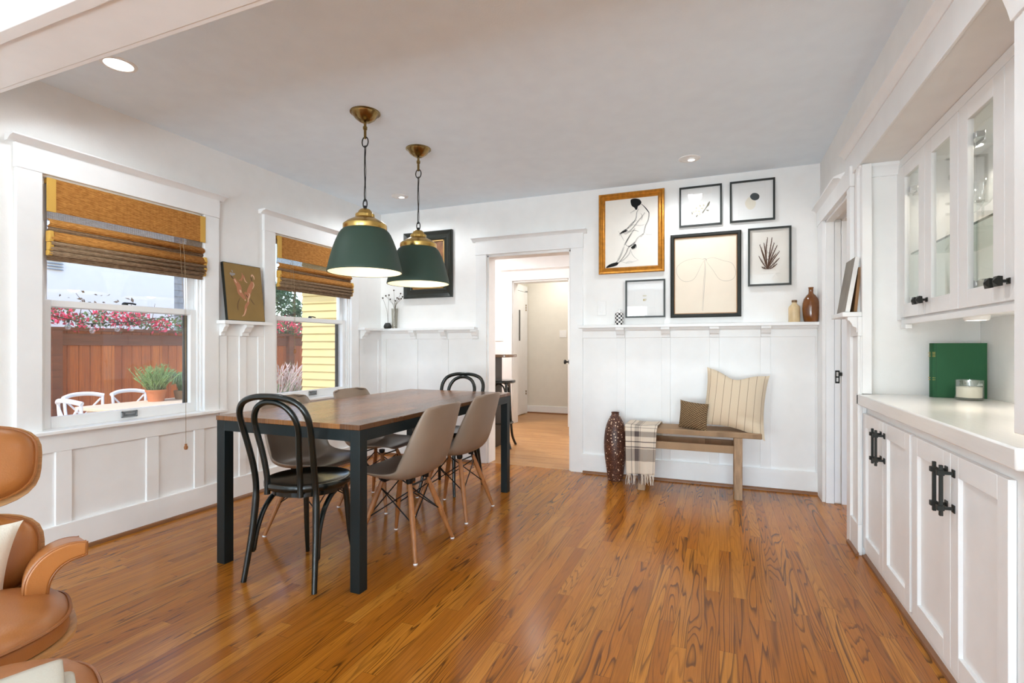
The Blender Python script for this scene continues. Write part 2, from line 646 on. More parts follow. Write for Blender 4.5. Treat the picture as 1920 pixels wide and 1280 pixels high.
# living room behind the camera
mb = MB()
wall_with_openings(mb, 1, -4.1, -3.95, XL, 2.4, -0.1, ZC + 0.02,
                   [(wx - 0.55, wx + 0.55, 0.05, 2.2) for wx in (-2.2, -0.2, 1.2)])
struct('wall_front', mb, m_wall, 'white living room wall with three windows', 'wall')
mb = MB().box(2.25, 2.4, -3.95, 1.1, -0.1, ZC + 0.02)
mb.box(1.40, 2.25, 0.96, 1.1, -0.1, ZC + 0.02)
struct('wall_living_room', mb, m_wall, 'white side wall of the living room', 'wall')
for k, wx in enumerate((-2.2, -0.2, 1.2)):
    mb = MB()
    for x0, x1, z0, z1 in ((-0.55, -0.49, 0.05, 2.2), (0.49, 0.55, 0.05, 2.2), (-0.49, 0.49, 0.05, 0.12), (-0.49, 0.49, 2.13, 2.2), (-0.49, 0.49, 1.08, 1.12), (-0.02, 0.02, 0.12, 2.13)):
        mb.box(wx + x0, wx + x1, -4.02, -3.96, z0, z1)
    struct('window_%d' % (k + 3), mb, m_trim, 'white window frame in the living room', 'window', bevel=0.002)

# ------------------------------------------------------------------ windows
def crown_prof(d, z0, z1):
    """cornice profile: (out, z) points from the wall outward"""
    h = z1 - z0
    return [(0, z0), (d * 0.35, z0), (d * 0.42, z0 + h * 0.16), (d * 0.5, z0 + h * 0.32), (d * 0.68, z0 + h * 0.6), (d * 0.92, z0 + h * 0.72),
            (d, z0 + h * 0.76), (d, z1), (0, z1)]

def window(n, y0, y1, label):
    root = thing('window_%d' % n, label, 'window', (XL, y0, 0), kind='structure')
    def P(name, mb, mat=m_trim, bevel=0.002, **kw):
        return mb.build(name, mat, root, bevel=bevel, world=True, **kw)
    cf = XL + 0.025
    mb = MB().box(XL, cf, y0 - 0.108, y0, SILL, WHEAD).box(XL, cf, y1, y1 + 0.11, SILL, WHEAD)
    P('side_casing', mb)
    mb = MB().box(XL, cf + 0.003, y0 - 0.112, y1 + 0.114, WHEAD, ZHT)
    P('head_casing', mb)
    mb = MB().prism([(XL + d, z) for d, z in crown_prof(0.075, ZHT - 0.012, ZHT + 0.022)], 1, y0 - 0.145, y1 + 0.145)
    P('crown', mb, bevel=0.0012)
    mb = MB().box(XL - 0.02, XL + 0.065, y0 - 0.145, y1 + 0.148, SILL - 0.004, SILL + 0.018).box(XL - 0.15, XL - 0.02, y0, y1, SILL - 0.004, SILL + 0.018)
    P('stool', mb, bevel=0.005)
    mb = MB().box(XL, cf - 0.002, y0 - 0.11, y1 + 0.11, 0.557, SILL - 0.004)
    P('apron', mb)
    mb = MB().box(XL - 0.15, XL + 0.001, y0 - 0.001, y0 + 0.012, SILL, WHEAD).box(XL - 0.15, XL + 0.001, y1 - 0.012, y1 + 0.001, SILL, WHEAD)
    mb.box(XL - 0.15, XL + 0.001, y0, y1, WHEAD - 0.012, WHEAD + 0.001)
    for yy in (y0 + 0.012, y1 - 0.026):
        mb.box(XL - 0.028, XL - 0.012, yy, yy + 0.014, SILL + 0.018, WHEAD - 0.012)
    P('jamb', mb)
    zm0, zm1 = 1.338, 1.374
    zs = SILL + 0.018
    def sash(name, xa, xb, za, zb, bot, top, st=0.05):
        a, b = y0 + 0.013, y1 - 0.013
        mb = MB().box(xa, xb, a, a + st, za, zb).box(xa, xb, b - st, b, za, zb)
        mb.box(xa, xb, a + st, b - st, za, za + bot).box(xa, xb, a + st, b - st, zb - top, zb)
        s = P(name, mb)
        xm = (xa + xb) / 2
        MB().box(xm - 0.002, xm + 0.002, a + st - 0.004, b - st + 0.004, za + bot - 0.004, zb - top + 0.004).build('pane', m_glass, s, world=True, smooth=0)
        return s
    lo = sash('lower_sash', XL - 0.062, XL - 0.03, zs, zm1, 0.062, zm1 - zm0)
    sash('upper_sash', XL - 0.098, XL - 0.066, zm0 - 0.002, WHEAD - 0.013, zm1 - zm0, 0.045)
    ym = (y0 + y1) / 2
    # sash lift and lock
    mb = MB().box(XL - 0.03, XL - 0.027, ym - 0.045, ym + 0.045, zs + 0.014, zs + 0.052)
    mb.box(XL - 0.027, XL - 0.020, ym - 0.045, ym + 0.045, zs + 0.044, zs + 0.052).box(XL - 0.027, XL - 0.020, ym - 0.045, ym + 0.045, zs + 0.014, zs + 0.02)
    mb.box(XL - 0.027, XL - 0.020, ym - 0.045, ym - 0.035, zs + 0.014, zs + 0.052).box(XL - 0.027, XL - 0.020, ym + 0.035, ym + 0.045, zs + 0.014, zs + 0.052)
    mb.box(XL - 0.027, XL - 0.012, ym - 0.028, ym + 0.028, zs + 0.034, zs + 0.042)
    mb.build('sash_lift', M('pewter', srgb(138, 141, 142), 0.45, metal=0.2), lo, world=True, bevel=0.001)
    mb = MB().lathe([(0.0, 0), (0.016, 0), (0.016, 0.008), (0.009, 0.016), (0, 0.018)], (XL - 0.047, ym - 0.012, zm1), 12)
    mb.tube([(XL - 0.047, ym - 0.012, zm1 + 0.012), (XL - 0.04, ym + 0.02, zm1 + 0.012), (XL - 0.037, ym + 0.045, zm1 + 0.008)], 0.005, 8)
    mb.build('sash_lock', m_blackiron, lo, world=True)
    # half insect screen outside the lower sash
    mb = MB()
    a, b = y0 + 0.013, y1 - 0.013
    for ya, yb2, za, zb in ((a, a + 0.025, zs, zm1), (b - 0.03, b, zs, zm1), (a + 0.025, b - 0.03, zs, zs + 0.02), (a + 0.025, b - 0.03, zm1 - 0.02, zm1)):
        mb.box(XL - 0.142, XL - 0.126, ya, yb2, za, zb)
    sf = P('screen_frame', mb, m_screenframe)
    MB().box(XL - 0.135, XL - 0.134, a + 0.02, b - 0.025, zs + 0.015, zm1 - 0.015).build('screen_mesh', m_screen, sf, world=True, smooth=0)
    return root

window(1, W1Y[0], W1Y[1], 'white double hung window nearer the lounge chair, with a view of the fence and patio table')
window(2, W2Y[0], W2Y[1], 'white double hung window behind the pendant lamps, with a view of yellow siding')

# ------------------------------------------------------------------ wainscot and plate rails
def corbel(axis, pos, w, wall, out, sgn, z1=LEDGE - 0.025, h=0.085):
    """bracket under a plate rail: curved profile"""
    prof = [(0, z1), (out * 0.86, z1), (out * 0.86, z1 - h * 0.22), (out * 0.74, z1 - h * 0.26), (out * 0.62, z1 - h * 0.42), (out * 0.52, z1 - h * 0.62),
            (out * 0.34, z1 - h * 0.70), (out * 0.30, z1 - h * 0.78), (out * 0.30, z1 - h * 0.98), (0, z1 - h)]
    mb = MB().prism([(wall + sgn * d, z) for d, z in prof], axis, pos - w / 2, pos + w / 2)
    return mb

ZP = LEDGE - 0.11   # underside of the frieze under the rail
def left_wainscot():
    pf = XL + 0.008
    mb = MB().box(XL, pf, 0.0, YB, 0.0, 0.56)
    mb.box(XL, pf, W1Y[1] + 0.11, W2Y[0] - 0.108, 0.56, LEDGE - 0.026).box(XL, pf, W2Y[1] + 0.11, YB, 0.56, LEDGE - 0.026)
    t = struct('wainscot_left', mb, m_trim, 'white board and batten wainscot below the windows', 'wainscot')
    mb = MB()
    bf = XL + 0.02
    def batten(y, w, z1):
        mb.box(XL, bf, y - w / 2, y + w / 2, 0.16, z1)
    for px_y in (0.55, 1.12, 1.66, 2.13):
        batten(px_y, 0.075, 0.56)
    for y in (2.44, 3.36, 3.72):
        batten(y, 0.07, 0.56)
    for y in (2.62, 2.785, 2.95, 4.155):
        batten(y, 0.058, ZP)
    batten(YB - 0.035, 0.07, ZP)
    mb.box(XL, bf, W1Y[1] + 0.11, W2Y[0] - 0.108, ZP, LEDGE - 0.026).box(XL, bf, W2Y[1] + 0.11, YB, ZP, LEDGE - 0.026)
    mb.box(XL, bf, 0.0, W1Y[0] - 0.1, 0.5, 0.6)
    mb.build('batten', m_trim, t, bevel=0.002)
left_wainscot()
mb = MB().box(XL, XL + 0.03, -3.95, YB, 0.0, 0.163)
struct('baseboard_left', mb, m_trim, 'tall white baseboard along the window wall', 'baseboard', bevel=0.003)
mb = MB().prism([(XL + 0.03, 0), (XL + 0.047, 0), (XL + 0.045, 0.010), (XL + 0.040, 0.018), (XL + 0.03, 0.021)], 1, -3.95, YB - 0.045)
struct('trim_1', mb, m_shoe, 'brown wood shoe moulding along the window wall', 'moulding')

def plate_rail(n, mb, corbels, label):
    t = struct('trim_%d' % n, mb, m_trim, label, 'plate rail', bevel=0.003)
    for c in corbels:
        c.build('bracket', m_trim, t, bevel=0.0015)
    return t
plate_rail(2, MB().box(XL, XL + 0.105, 2.565, 2.985, LEDGE - 0.025, LEDGE),
           [corbel(1, 2.785, 0.06, XL + 0.02, 0.085, 1), corbel(1, 2.60, 0.03, XL + 0.02, 0.075, 1)], 'short white plate rail between the two windows')
mb = MB().prism([(XL, 4.09), (XL + 0.105, 4.09), (XL + 0.105, YB - 0.105), (-2.165, YB - 0.105), (-2.165, YB), (XL, YB)], 2, LEDGE - 0.025, LEDGE)
plate_rail(3, mb, [corbel(1, 4.155, 0.055, XL + 0.02, 0.085, 1)] + [corbel(0, x, 0.062, YB - 0.02, 0.085, -1) for x in (-2.885, -2.53, -2.185)],
           'white plate rail in the corner with the dried flowers')
mb = MB().box(-1.15, XR, YB - 0.105, YB, LEDGE - 0.025, LEDGE)
BX = (-0.79, -0.416, -0.038, 0.335)
plate_rail(4, mb, [corbel(0, x, 0.07, YB - 0.02, 0.085, -1) for x in BX], 'long white plate rail under the gallery of pictures')
mb = MB().box(XR - 0.09, XR, 3.255, 3.55, LEDGE - 0.025, LEDGE)
plate_rail(5, mb, [corbel(1, 3.285, 0.04, XR, 0.075, -1)], 'short white plate rail beside the hutch with a leaning picture')

def back_wainscot():
    pf = YB - 0.008
    mb = MB().box(XL, DX[0] - 0.11, pf, YB, 0.0, LEDGE - 0.026).box(DX[1] + 0.1, XR, pf, YB, 0.0, LEDGE - 0.026)
    t = struct('wainscot_back', mb, m_trim, 'white board and batten wainscot behind the bench', 'wainscot')
    bf = YB - 0.02
    mb = MB()
    for x in (-3.27, -2.885, -2.53) + BX:
        mb.box(x - 0.036, x + 0.036, bf, YB, 0.16, ZP)
    mb.box(DX[0] - 0.15, DX[0] - 0.1, bf, YB, 0.16, ZP).box(XR - 0.035, XR, bf, YB, 0.16, ZP)
    mb.box(XL, DX[0] - 0.11, bf, YB, ZP, LEDGE - 0.026).box(DX[1] + 0.1, XR, bf, YB, ZP, LEDGE - 0.026)
    mb.build('batten', m_trim, t, bevel=0.002)
    # cove under the rail
    mb = MB()
    for a, b in ((XL + 0.02, DX[0] - 0.12), (DX[1] + 0.11, XR)):
        mb.prism([(bf, LEDGE - 0.025), (bf - 0.02, LEDGE - 0.025), (bf - 0.018, LEDGE - 0.036), (bf - 0.006, LEDGE - 0.05), (bf, LEDGE - 0.052)], 0, a, b)
    mb.build('bed_moulding', m_trim, t)
back_wainscot()
mb = MB().box(XL + 0.03, DX[0] - 0.11, YB - 0.03, YB, 0, 0.168).box(DX[1] + 0.1, XR, YB - 0.03, YB, 0, 0.168)
struct('baseboard_back', mb, m_trim, 'tall white baseboard behind the bench', 'baseboard', bevel=0.003)
mb = MB()
for a, b in ((XL + 0.03, DX[0] - 0.115), (DX[1] + 0.115, XR - 0.012)):
    mb.prism([(YB - 0.03, 0), (YB - 0.047, 0), (YB - 0.045, 0.010), (YB - 0.040, 0.018), (YB - 0.03, 0.021)], 0, a, b)
struct('trim_6', mb, m_shoe, 'brown wood shoe moulding behind the bench', 'moulding')

# ------------------------------------------------------------------ doorway to the kitchen
def doorway(n, x0, x1, yf, sgn, zt, cw, label, thick=0.15, crown=True, left=True, right=True):
    """cased opening in a wall at y = yf; sgn = -1: the casing faces -y"""
    mb = MB()
    c = yf + sgn * 0.025
    a, b = min(yf, c), max(yf, c)
    if left:
        mb.box(x0 - cw, x0, a, b, 0, zt + 0.005)
    if right:
        mb.box(x1, x1 + cw, a, b, 0, zt + 0.005)
    t = struct('trim_%d' % n, mb, m_trim, label, 'door casing', bevel=0.002)
    c2 = yf + sgn * 0.03
    mb = MB().box(x0 - cw - 0.004, x1 + cw + 0.004, min(yf, c2), max(yf, c2), zt + 0.005, zt + 0.145)
    mb.build('head_casing', m_trim, t, bevel=0.002)
    if crown:
        mb = MB().prism([(yf + sgn * d, z) for d, z in crown_prof(0.075, zt + 0.132, zt + 0.168)], 0, x0 - cw - 0.035, x1 + cw + 0.035)
        mb.build('crown', m_trim, t, bevel=0.001)
    mb = MB().box(x0 - 0.001, x0 + 0.018, yf - 0.001, yf + thick + 0.001, 0, zt).box(x1 - 0.018, x1 + 0.001, yf - 0.001, yf + thick + 0.001, 0, zt)
    mb.box(x0, x1, yf - 0.001, yf + thick + 0.001, zt - 0.018, zt + 0.001)
    mb.build('jamb', m_trim, t, bevel=0.0015)
    return t
doorway(7, DX[0], DX[1], YB, -1, 2.0, 0.112, 'white casing around the doorway to the kitchen')
YK = 6.943
mb = MB()
wall_with_openings(mb, 1, YK, YK + 0.18, -4.5, 0.9, -0.1, 2.53, [(-2.805, -1.95, -0.1, 2.075)])
struct('wall_kitchen', mb, m_kitchenwall, 'pale kitchen wall with the doorway to the hall', 'wall')
doorway(8, -2.805, -1.95, YK, -1, 2.075, 0.135, 'white casing around the doorway from kitchen to hall', thick=0.18)
mb = MB().box(-4.5, -4.35, YB + 0.15, YK, -0.1, 2.53).box(-4.5, -3.46, YB + 0.15, YB + 0.3, -0.1, 2.53)
mb.box(0.75, 0.9, YB + 0.15, 8.4, -0.1, 2.53)
struct('wall_kitchen_side', mb, m_kitchenwall, 'pale side wall of the kitchen', 'wall')
mb = MB().box(-4.5, 0.9, YB + 0.15, 8.4, 2.515, 2.63)
struct('ceiling_kitchen', mb, m_ceil, 'white ceiling of the kitchen and hall', 'ceiling')
YH = 8.195
mb = MB().box(-3.2, 0.9, YH, YH + 0.15, -0.1, 2.53).box(-3.2, -3.05, YK + 0.18, YH, -0.1, 2.53)
struct('wall_hall', mb, m_hallwall, 'beige hall wall seen through both doorways', 'wall')
mb = MB().box(-3.05, 0.75, YH - 0.018, YH, 0, 0.125)
struct('baseboard_hall', mb, m_trim, 'white baseboard of the hall', 'baseboard', bevel=0.003)
mb = MB().prism([(YH - 0.018, 0), (YH - 0.034, 0), (YH - 0.032, 0.012), (YH - 0.018, 0.02)], 0, -3.05, 0.75)
struct('trim_9', mb, m_shoe, 'brown shoe moulding of the hall', 'moulding')
# white hall door in the hall's left wall
d = thing('door_1', 'white hall door with a narrow dark glass strip', 'door', (-3.05, 7.6, 0), kind='structure')
mb = MB().box(-3.048, -3.015, 7.18, 8.06, 0.012, 2.03)
mb.build('panel', m_trim, d, bevel=0.002, world=True)
mb = MB().box(-3.016, -3.012, 7.74, 7.80, 1.22, 1.72)
mb.build('glass_strip', M('dark_glass', srgb(60, 62, 66), 0.15), d, world=True)
mb = MB().box(-3.05, -3.025, 8.065, 8.17, 0, 2.06).box(-3.05, -3.025, 7.1, 8.17, 2.04, 2.14)
mb.build('casing', m_trim, d, bevel=0.002, world=True)
mb = MB()
for z in (0.32, 0.36, 1.72, 1.76, 1.80):
    mb.lathe([(0.009, 0), (0.009, 0.03)], (-3.012, 8.062, z), 10)
mb.build('hinge', m_antique, d, world=True)
# second door, standing open against the right of the hall doorway, its knob showing
d = thing('door_2', 'open white door at the hall doorway with a dark knob', 'door', (-1.925, 6.93, 0), radians(15.6), kind='structure')
MB().box(-0.02, 0.02, -0.78, -0.03, 0.012, 2.03).build('panel', m_trim, d, bevel=0.002)
R = Matrix.Rotation(radians(-90), 3, 'Y')
MB().lathe([(0.028, 0), (0.028, 0.006), (0.01, 0.01), (0.01, 0.03), (0.026, 0.04), (0.03, 0.052), (0.022, 0.064), (0, 0.067)], (-0.02, -0.70, 0.93), 16, axis=R).build('knob', m_blackiron, d)

# ------------------------------------------------------------------ right wall: pocket door, heads, casings
mb = MB().box(XR - 0.022, XR, PD[1], YB - 0.03, 0, 2.03).box(XR - 0.022, XR, 3.42, PD[0], 0, 2.03)
t = struct('trim_10', mb, m_trim, 'white casing around the pocket door beside the hutch', 'door casing', bevel=0.002)
MB().box(XR - 0.026, XR, 3.41, YB - 0.02, 2.03, 2.145).build('head_casing', m_trim, t, bevel=0.002)
mb = MB().prism([(XR - d_, z) for d_, z in crown_prof(0.058, 2.125, 2.17)], 1, 3.583, YB)
for v in mb.bm.verts:
    if v.co.y < 3.6:
        v.co.y += 1.6 * (XR - v.co.x)      # mitred return at the end beside the hutch
mb.build('crown', m_trim, t, bevel=0.001)
mb = MB().box(XR - 0.001, XR + 0.05, PD[1] - 0.02, PD[1] + 0.001, 0, 2.03).box(XR + 0.095, XR + 0.141, PD[1] - 0.02, PD[1] + 0.001, 0, 2.03)
mb.box(XR - 0.001, XR + 0.141, PD[0] - 0.001, PD[0] + 0.02, 0, 2.03)
mb.box(XR - 0.001, XR + 0.05, PD[0], PD[1], 2.012, 2.031).box(XR + 0.095, XR + 0.141, PD[0], PD[1], 2.012, 2.031)
mb.build('jamb', m_trim, t, bevel=0.0015)
d = thing('door_3', 'white pocket door slid back into the wall, its black latch on the edge', 'door', (XR + 0.072, PD[1], 0), kind='structure')
MB().box(XR + 0.053, XR + 0.092, PD[1] - 0.012, PD[1] + 0.12, 0.01, 2.01).build('panel', m_trim, d, bevel=0.002, world=True)
mb = MB()
for z0, z1 in ((0.86, 0.872), (0.9, 0.91), (0.94, 0.952)):
    mb.box(XR + 0.057, XR + 0.084, PD[1] - 0.016, PD[1] - 0.011, z0, z1)
mb.box(XR + 0.057, XR + 0.064, PD[1] - 0.016, PD[1] - 0.011, 0.86, 0.952).box(XR + 0.077, XR + 0.084, PD[1] - 0.016, PD[1] - 0.011, 0.86, 0.952)
mb.box(XR + 0.08, XR + 0.098, PD[1] - 0.03, PD[1] - 0.014, 0.914, 0.938)
mb.build('latch', m_blackiron, d, world=True, bevel=0.001)
# room beyond the pocket door
mb = MB().box(XR + 0.14, 3.0, 3.42, 6.0, -0.12, 0.0)
struct('floor_side_room', mb, m_floor, 'oak floor of the room beyond the pocket door', 'floor')
mb = MB().box(XR + 0.14, 3.0, 5.85, 6.0, 0, 2.5).box(2.9, 3.0, 3.42, 5.85, 0, 2.5)
struct('wall_side_room', mb, M('tan_wall', srgb(196, 176, 140), 0.8), 'tan wall of the room beyond the pocket door', 'wall')
mb = MB().box(XR + 0.14, 3.0, 3.42, 6.0, 2.5, 2.6)
struct('ceiling_side_room', mb, m_ceil, 'ceiling of the room beyond the pocket door', 'ceiling')
# narrow wainscot strip between pocket door and hutch
mb = MB().box(XR - 0.008, XR, 3.252, 3.42, 0.166, ZP - 0.021).box(XR - 0.02, XR, 3.25, 3.42, 0, 0.165)
mb.box(XR - 0.02, XR - 0.0085, 3.25, 3.275, 0.166, ZP - 0.021).box(XR - 0.02, XR, 3.25, 3.42, ZP - 0.02, LEDGE - 0.026)
struct('trim_11', mb, m_trim, 'narrow white panelled strip between pocket door and hutch', 'wainscot', bevel=0.002)
# head casing over the hutch niche
mb = MB().box(XR - 0.012, XR, 1.70, 3.584, 2.10, 2.235)
t = struct('trim_12', mb, m_trim, 'white head casing above the built in hutch', 'head casing', bevel=0.002)
MB().prism([(XR - d_, z) for d_, z in crown_prof(0.05, 2.232, 2.275)], 1, 1.70, 3.585).build('crown', m_trim, t, bevel=0.001)
# far niche end: pilaster and panel
mb = MB().box(XR - 0.012, XR + 0.05, 3.305, 3.33, 0.866, 2.10).box(XR, 1.235, 3.325, 3.345, 0.3, 2.105)
mb.box(XR + 0.0005, XR + 0.045, 3.254, 3.304, 0.868, 2.10).box(XR + 0.0005, XR + 0.024, 3.264, 3.33, 0.0, 0.806)
t = struct('trim_13', mb, m_trim, 'white end panel inside the hutch niche', 'panel', bevel=0.002)
MB().prism([(3.325 - d_, z) for d_, z in crown_prof(0.05, 2.04, 2.105)], 0, XR - 0.01, 0.885).build('crown', m_trim, t, bevel=0.001)
# near pilaster with its crown
mb = MB().box(XR - 0.01, XR + 0.026, 1.30, 1.70, 0.90, 2.24)
t = struct('trim_14', mb, m_trim, 'white pilaster at the near end of the hutch', 'pilaster', bevel=0.002)
MB().prism([(XR - d_, z) for d_, z in crown_prof(0.05, 1.955, 2.055)], 1, 1.2, 1.70).build('crown', m_trim, t, bevel=0.001)
# wide cased opening between living room and dining room: header beam
mb = MB().box(XL, XR + 0.025, 0.96, 1.13, 2.15, ZC)
t = struct('trim_15', mb, m_trim, 'white header beam of the cased opening overhead', 'beam', bevel=0.002)
MB().box(XL, XR + 0.025, 0.915, 0.96, 2.143, 2.30).box(XL, XR + 0.025, 1.13, 1.152, 2.152, 2.30).build('head_casing', m_trim, t, bevel=0.004)

# ------------------------------------------------------------------ built-in hutch
def shaker_door(mb, x0, x1, y0, y1, z0, z1, st=0.058, rail=0.07, open_=False):
    mb.box(x0, x1, y0, y0 + st, z0, z1).box(x0, x1, y1 - st, y1, z0, z1)
    mb.box(x0, x1, y0 + st, y1 - st, z0, z0 + rail).box(x0, x1, y0 + st, y1 - st, z1 - rail, z1)
    if not open_:
        mb.box(x0 + 0.012, x1, y0 + st, y1 - st, z0 + rail, z1 - rail)
    return mb

def bar_handle(parent, y, zc, xf):
    mb = MB()
    mb.box(xf - 0.040, xf - 0.030, y - 0.0055, y + 0.0055, zc - 0.084, zc + 0.084)
    for s in (-1, 1):
        z = zc + s * 0.058
        mb.box(xf - 0.030, xf, y - 0.005, y + 0.005, z - 0.005, z + 0.005)
        mb.box(xf - 0.004, xf, y - 0.011, y + 0.011, z - 0.013, z + 0.013)
        mb.box(xf - 0.047, xf - 0.027, y - 0.008, y + 0.008, z - 0.0085, z + 0.0085)
    return mb.build('handle', m_blackiron, parent, bevel=0.0012, world=True)

FX = XR + 0.025
t = thing('base_cabinet', 'white lower hutch cabinet with four panelled doors and black bar handles', 'cabinet', (FX, 2.5, 0))
mb = MB().box(FX, 1.23, 1.702, 3.30, 0.03, 0.806)
mb.box(FX - 0.012, FX, 1.702, 3.25, 0.0, 0.036)
mb.build('body', m_cab, t, bevel=0.001, world=True)
for y1, y0, hy_ in ((3.262, 2.898, 2.925), (2.894, 2.530, 2.868), (2.502, 2.136, 2.163), (2.132, 1.766, 2.105)):
    d = shaker_door(MB(), FX - 0.02, FX - 0.001, y0, y1, 0.045, 0.765).build('door', m_cab, t, bevel=0.0018, world=True)
    bar_handle(d, hy_, 0.645, FX - 0.02)
mb = MB().prism([(FX - 0.012, 0), (FX - 0.028, 0), (FX - 0.026, 0.011), (FX - 0.012, 0.02)], 1, 1.30, 3.23)
mb.prism([(XR - 0.02, 0), (XR - 0.034, 0), (XR - 0.033, 0.011), (XR - 0.02, 0.02)], 1, 3.23, 3.45)
struct('trim_16', mb, m_shoe, 'brown shoe moulding along the foot of the hutch', 'moulding')
m_counter = M('painted_counter', (0.83, 0.82, 0.80), 0.22, spec=0.5, bump=0.12, bscale=14, stretch=(14, 1, 14), coat=0.3)
mb = MB().box(XR - 0.02, 1.232, 1.668, 3.303, 0.807, 0.866)
o = mb.build('countertop', m_counter, bevel=0.006)
tag(o, 'white painted wood countertop of the hutch holding the green album', 'countertop')

UX = 0.88
t = thing('upper_cabinet', 'white glass fronted upper hutch cabinet with small black knobs', 'cabinet', (UX, 2.5, 1.27))
mb = MB().box(UX + 0.021, 1.234, 1.722, 3.322, 1.262, 1.28).box(UX + 0.021, 1.234, 1.722, 3.322, 2.09, 2.103)
mb.box(1.215, 1.234, 1.722, 3.322, 1.28, 2.09).box(UX + 0.021, 1.215, 1.722, 1.74, 1.28, 2.09).box(UX + 0.021, 1.215, 3.305, 3.322, 1.28, 2.09)
mb.box(UX + 0.003, UX + 0.021, 1.722, 3.322, 2.062, 2.103).box(UX + 0.003, UX + 0.021, 1.722, 1.85, 1.262, 2.062).box(UX + 0.003, UX + 0.021, 3.268, 3.322, 1.262, 2.062)
mb.box(UX + 0.021, UX + 0.04, 2.53, 2.58, 1.28, 2.09)
mb.build('body', m_cab, t, bevel=0.001, world=True)
mb = MB().box(UX + 0.008, UX + 0.028, 1.722, 3.27, 1.236, 1.262)
mb.build('light_rail', m_cab, t, bevel=0.002, world=True)
MB().box(UX + 0.004, UX + 0.034, 3.19, 3.262, 1.214, 1.236).build('foot_block', m_cab, t, bevel=0.002, world=True)
m_chrome = M('hinge_chrome', (0.75, 0.75, 0.75), 0.25, metal=0.9)
for y1, y0, ky, hy_ in ((3.266, 2.914, 2.943, 3.2), (2.911, 2.558, 2.882, 2.6), (2.548, 2.198, 2.228, 2.49), (2.195, 1.85, 2.166, 1.9)):
    d = shaker_door(MB(), UX, UX + 0.02, y0, y1, 1.272, 2.058, st=0.076, rail=0.068, open_=True).build('door', m_cab, t, bevel=0.0018, world=True)
    MB().box(UX + 0.010, UX + 0.013, y0 + 0.07, y1 - 0.07, 1.334, 1.996).build('pane', m_glass, d, world=True, smooth=0)
    R = Matrix.Rotation(radians(-90), 3, 'Y') @ Matrix.Rotation(radians(45), 3, 'Z')
    mb = MB().lathe([(0.014, 0), (0.014, 0.004), (0.007, 0.006), (0.007, 0.018), (0.022, 0.022), (0.024, 0.034), (0.0, 0.044)], (UX, ky, 1.336), 4, axis=R)
    mb.build('knob', m_blackiron, d, world=True, smooth=0)
    s = 1 if hy_ > (y0 + y1) / 2 else -1
    for z in (1.925, 1.36):
        mb = MB()
        mb.box(UX + 0.02, UX + 0.05, hy_ - 0.035, hy_ + 0.035, z - 0.012, z + 0.012)
        mb.box(UX + 0.05, UX + 0.056, hy_ - 0.02, hy_ + 0.05 * s, z - 0.02, z + 0.02)
        mb.build('hinge', m_chrome, d, world=True, bevel=0.002)
sh = MB().box(UX + 0.06, 1.21, 1.745, 3.30, 1.606, 1.614).build('glass_shelf', m_shelfglass, t, world=True, smooth=0)
MB().box(UX + 0.058, UX + 0.0605, 1.745, 3.30, 1.6055, 1.6145).build('front_edge', m_shelfedge, sh, world=True, smooth=0)

# glassware behind the doors
def wine_glass(label, loc, h=0.2, r=0.04):
    prof = [(r * 0.85, 0), (r * 0.85, 0.003), (0.006, 0.008), (0.004, 0.02), (0.004, h * 0.45), (r * 0.55, h * 0.52), (r, h * 0.68), (r * 0.98, h * 0.85), (r * 0.82, h)]
    o = MB().lathe(prof, (0, 0, 0), 20, cap=False).build('wine_glass', m_crystal, smooth=60)
    o.location = loc
    XF[o.name] = Matrix.Translation(loc)
    return tag(o, label, 'glass', 'wine glasses in the upper cabinet')
wg = wine_glass('clear stemmed wine glass on the glass shelf of the upper cabinet', (1.00, 2.42, 1.615))
for x, y in ((1.10, 2.36), (1.01, 2.30), (1.12, 2.48), (1.02, 2.72), (1.12, 2.66), (1.03, 2.84), (1.13, 2.80)):
    o = wg.copy()
    C.objects.link(o)
    o.location = (x, y, 1.615)
def tumbler(label, loc):
    prof = [(0, 0.006), (0.030, 0.006), (0.035, 0.12), (0.0335, 0.12), (0.031, 0.0), (0, 0.0)]
    o = MB().lathe(prof, (0, 0, 0), 20, cap=False).build('tumbler', m_crystal, smooth=60)
    o.location = loc
    return tag(o, label, 'glass', 'tumblers in the upper cabinet')
tb = tumbler('clear tall tumbler on the bottom of the upper cabinet', (1.0, 2.33, 1.281))
for x, y in ((1.09, 2.30), (1.02, 2.43), (1.12, 2.42), (1.0, 2.70), (1.09, 2.74), (1.0, 2.80)):
    o = tb.copy()
    C.objects.link(o)
    o.location = (x, y, 1.281)

def puck(label, loc, energy, r=0.042):
    t = thing('puck_light', label, 'light', loc)
    MB().lathe([(r, 0), (r, -0.026), (r * 0.9, -0.034), (r * 0.8, -0.0345), (r * 0.8, -0.030), (0, -0.030)], (0, 0, 0), 28, cap=False).build('housing', m_whiteplastic, t)
    MB().lathe([(r * 0.8, -0.0335), (0, -0.036)], (0, 0, 0), 28, cap=False).build('lens', m_led, t)
    l = lamp('puck_glow', 'SPOT', (loc[0], loc[1], loc[2] - 0.042), energy, (1.0, 0.90, 0.74), (0, 0, 0), spot_size=radians(150), spot_blend=0.6, shadow_soft_size=0.03)
    return t
puck('white round puck light under the upper cabinet above the album', (0.97, 2.64, 1.2615), 5.0)
puck('white round puck light under the upper cabinet close to the pilaster', (1.02, 1.98, 1.2615), 7.0)
puck('white round puck light inside the top of the glass cabinet', (1.10, 2.40, 2.0895), 6.0)  # extra puck, added to brighten the cabinet interior
puck('white round puck light inside the glass cabinet near its far end', (1.10, 3.02, 2.0895), 6.0)

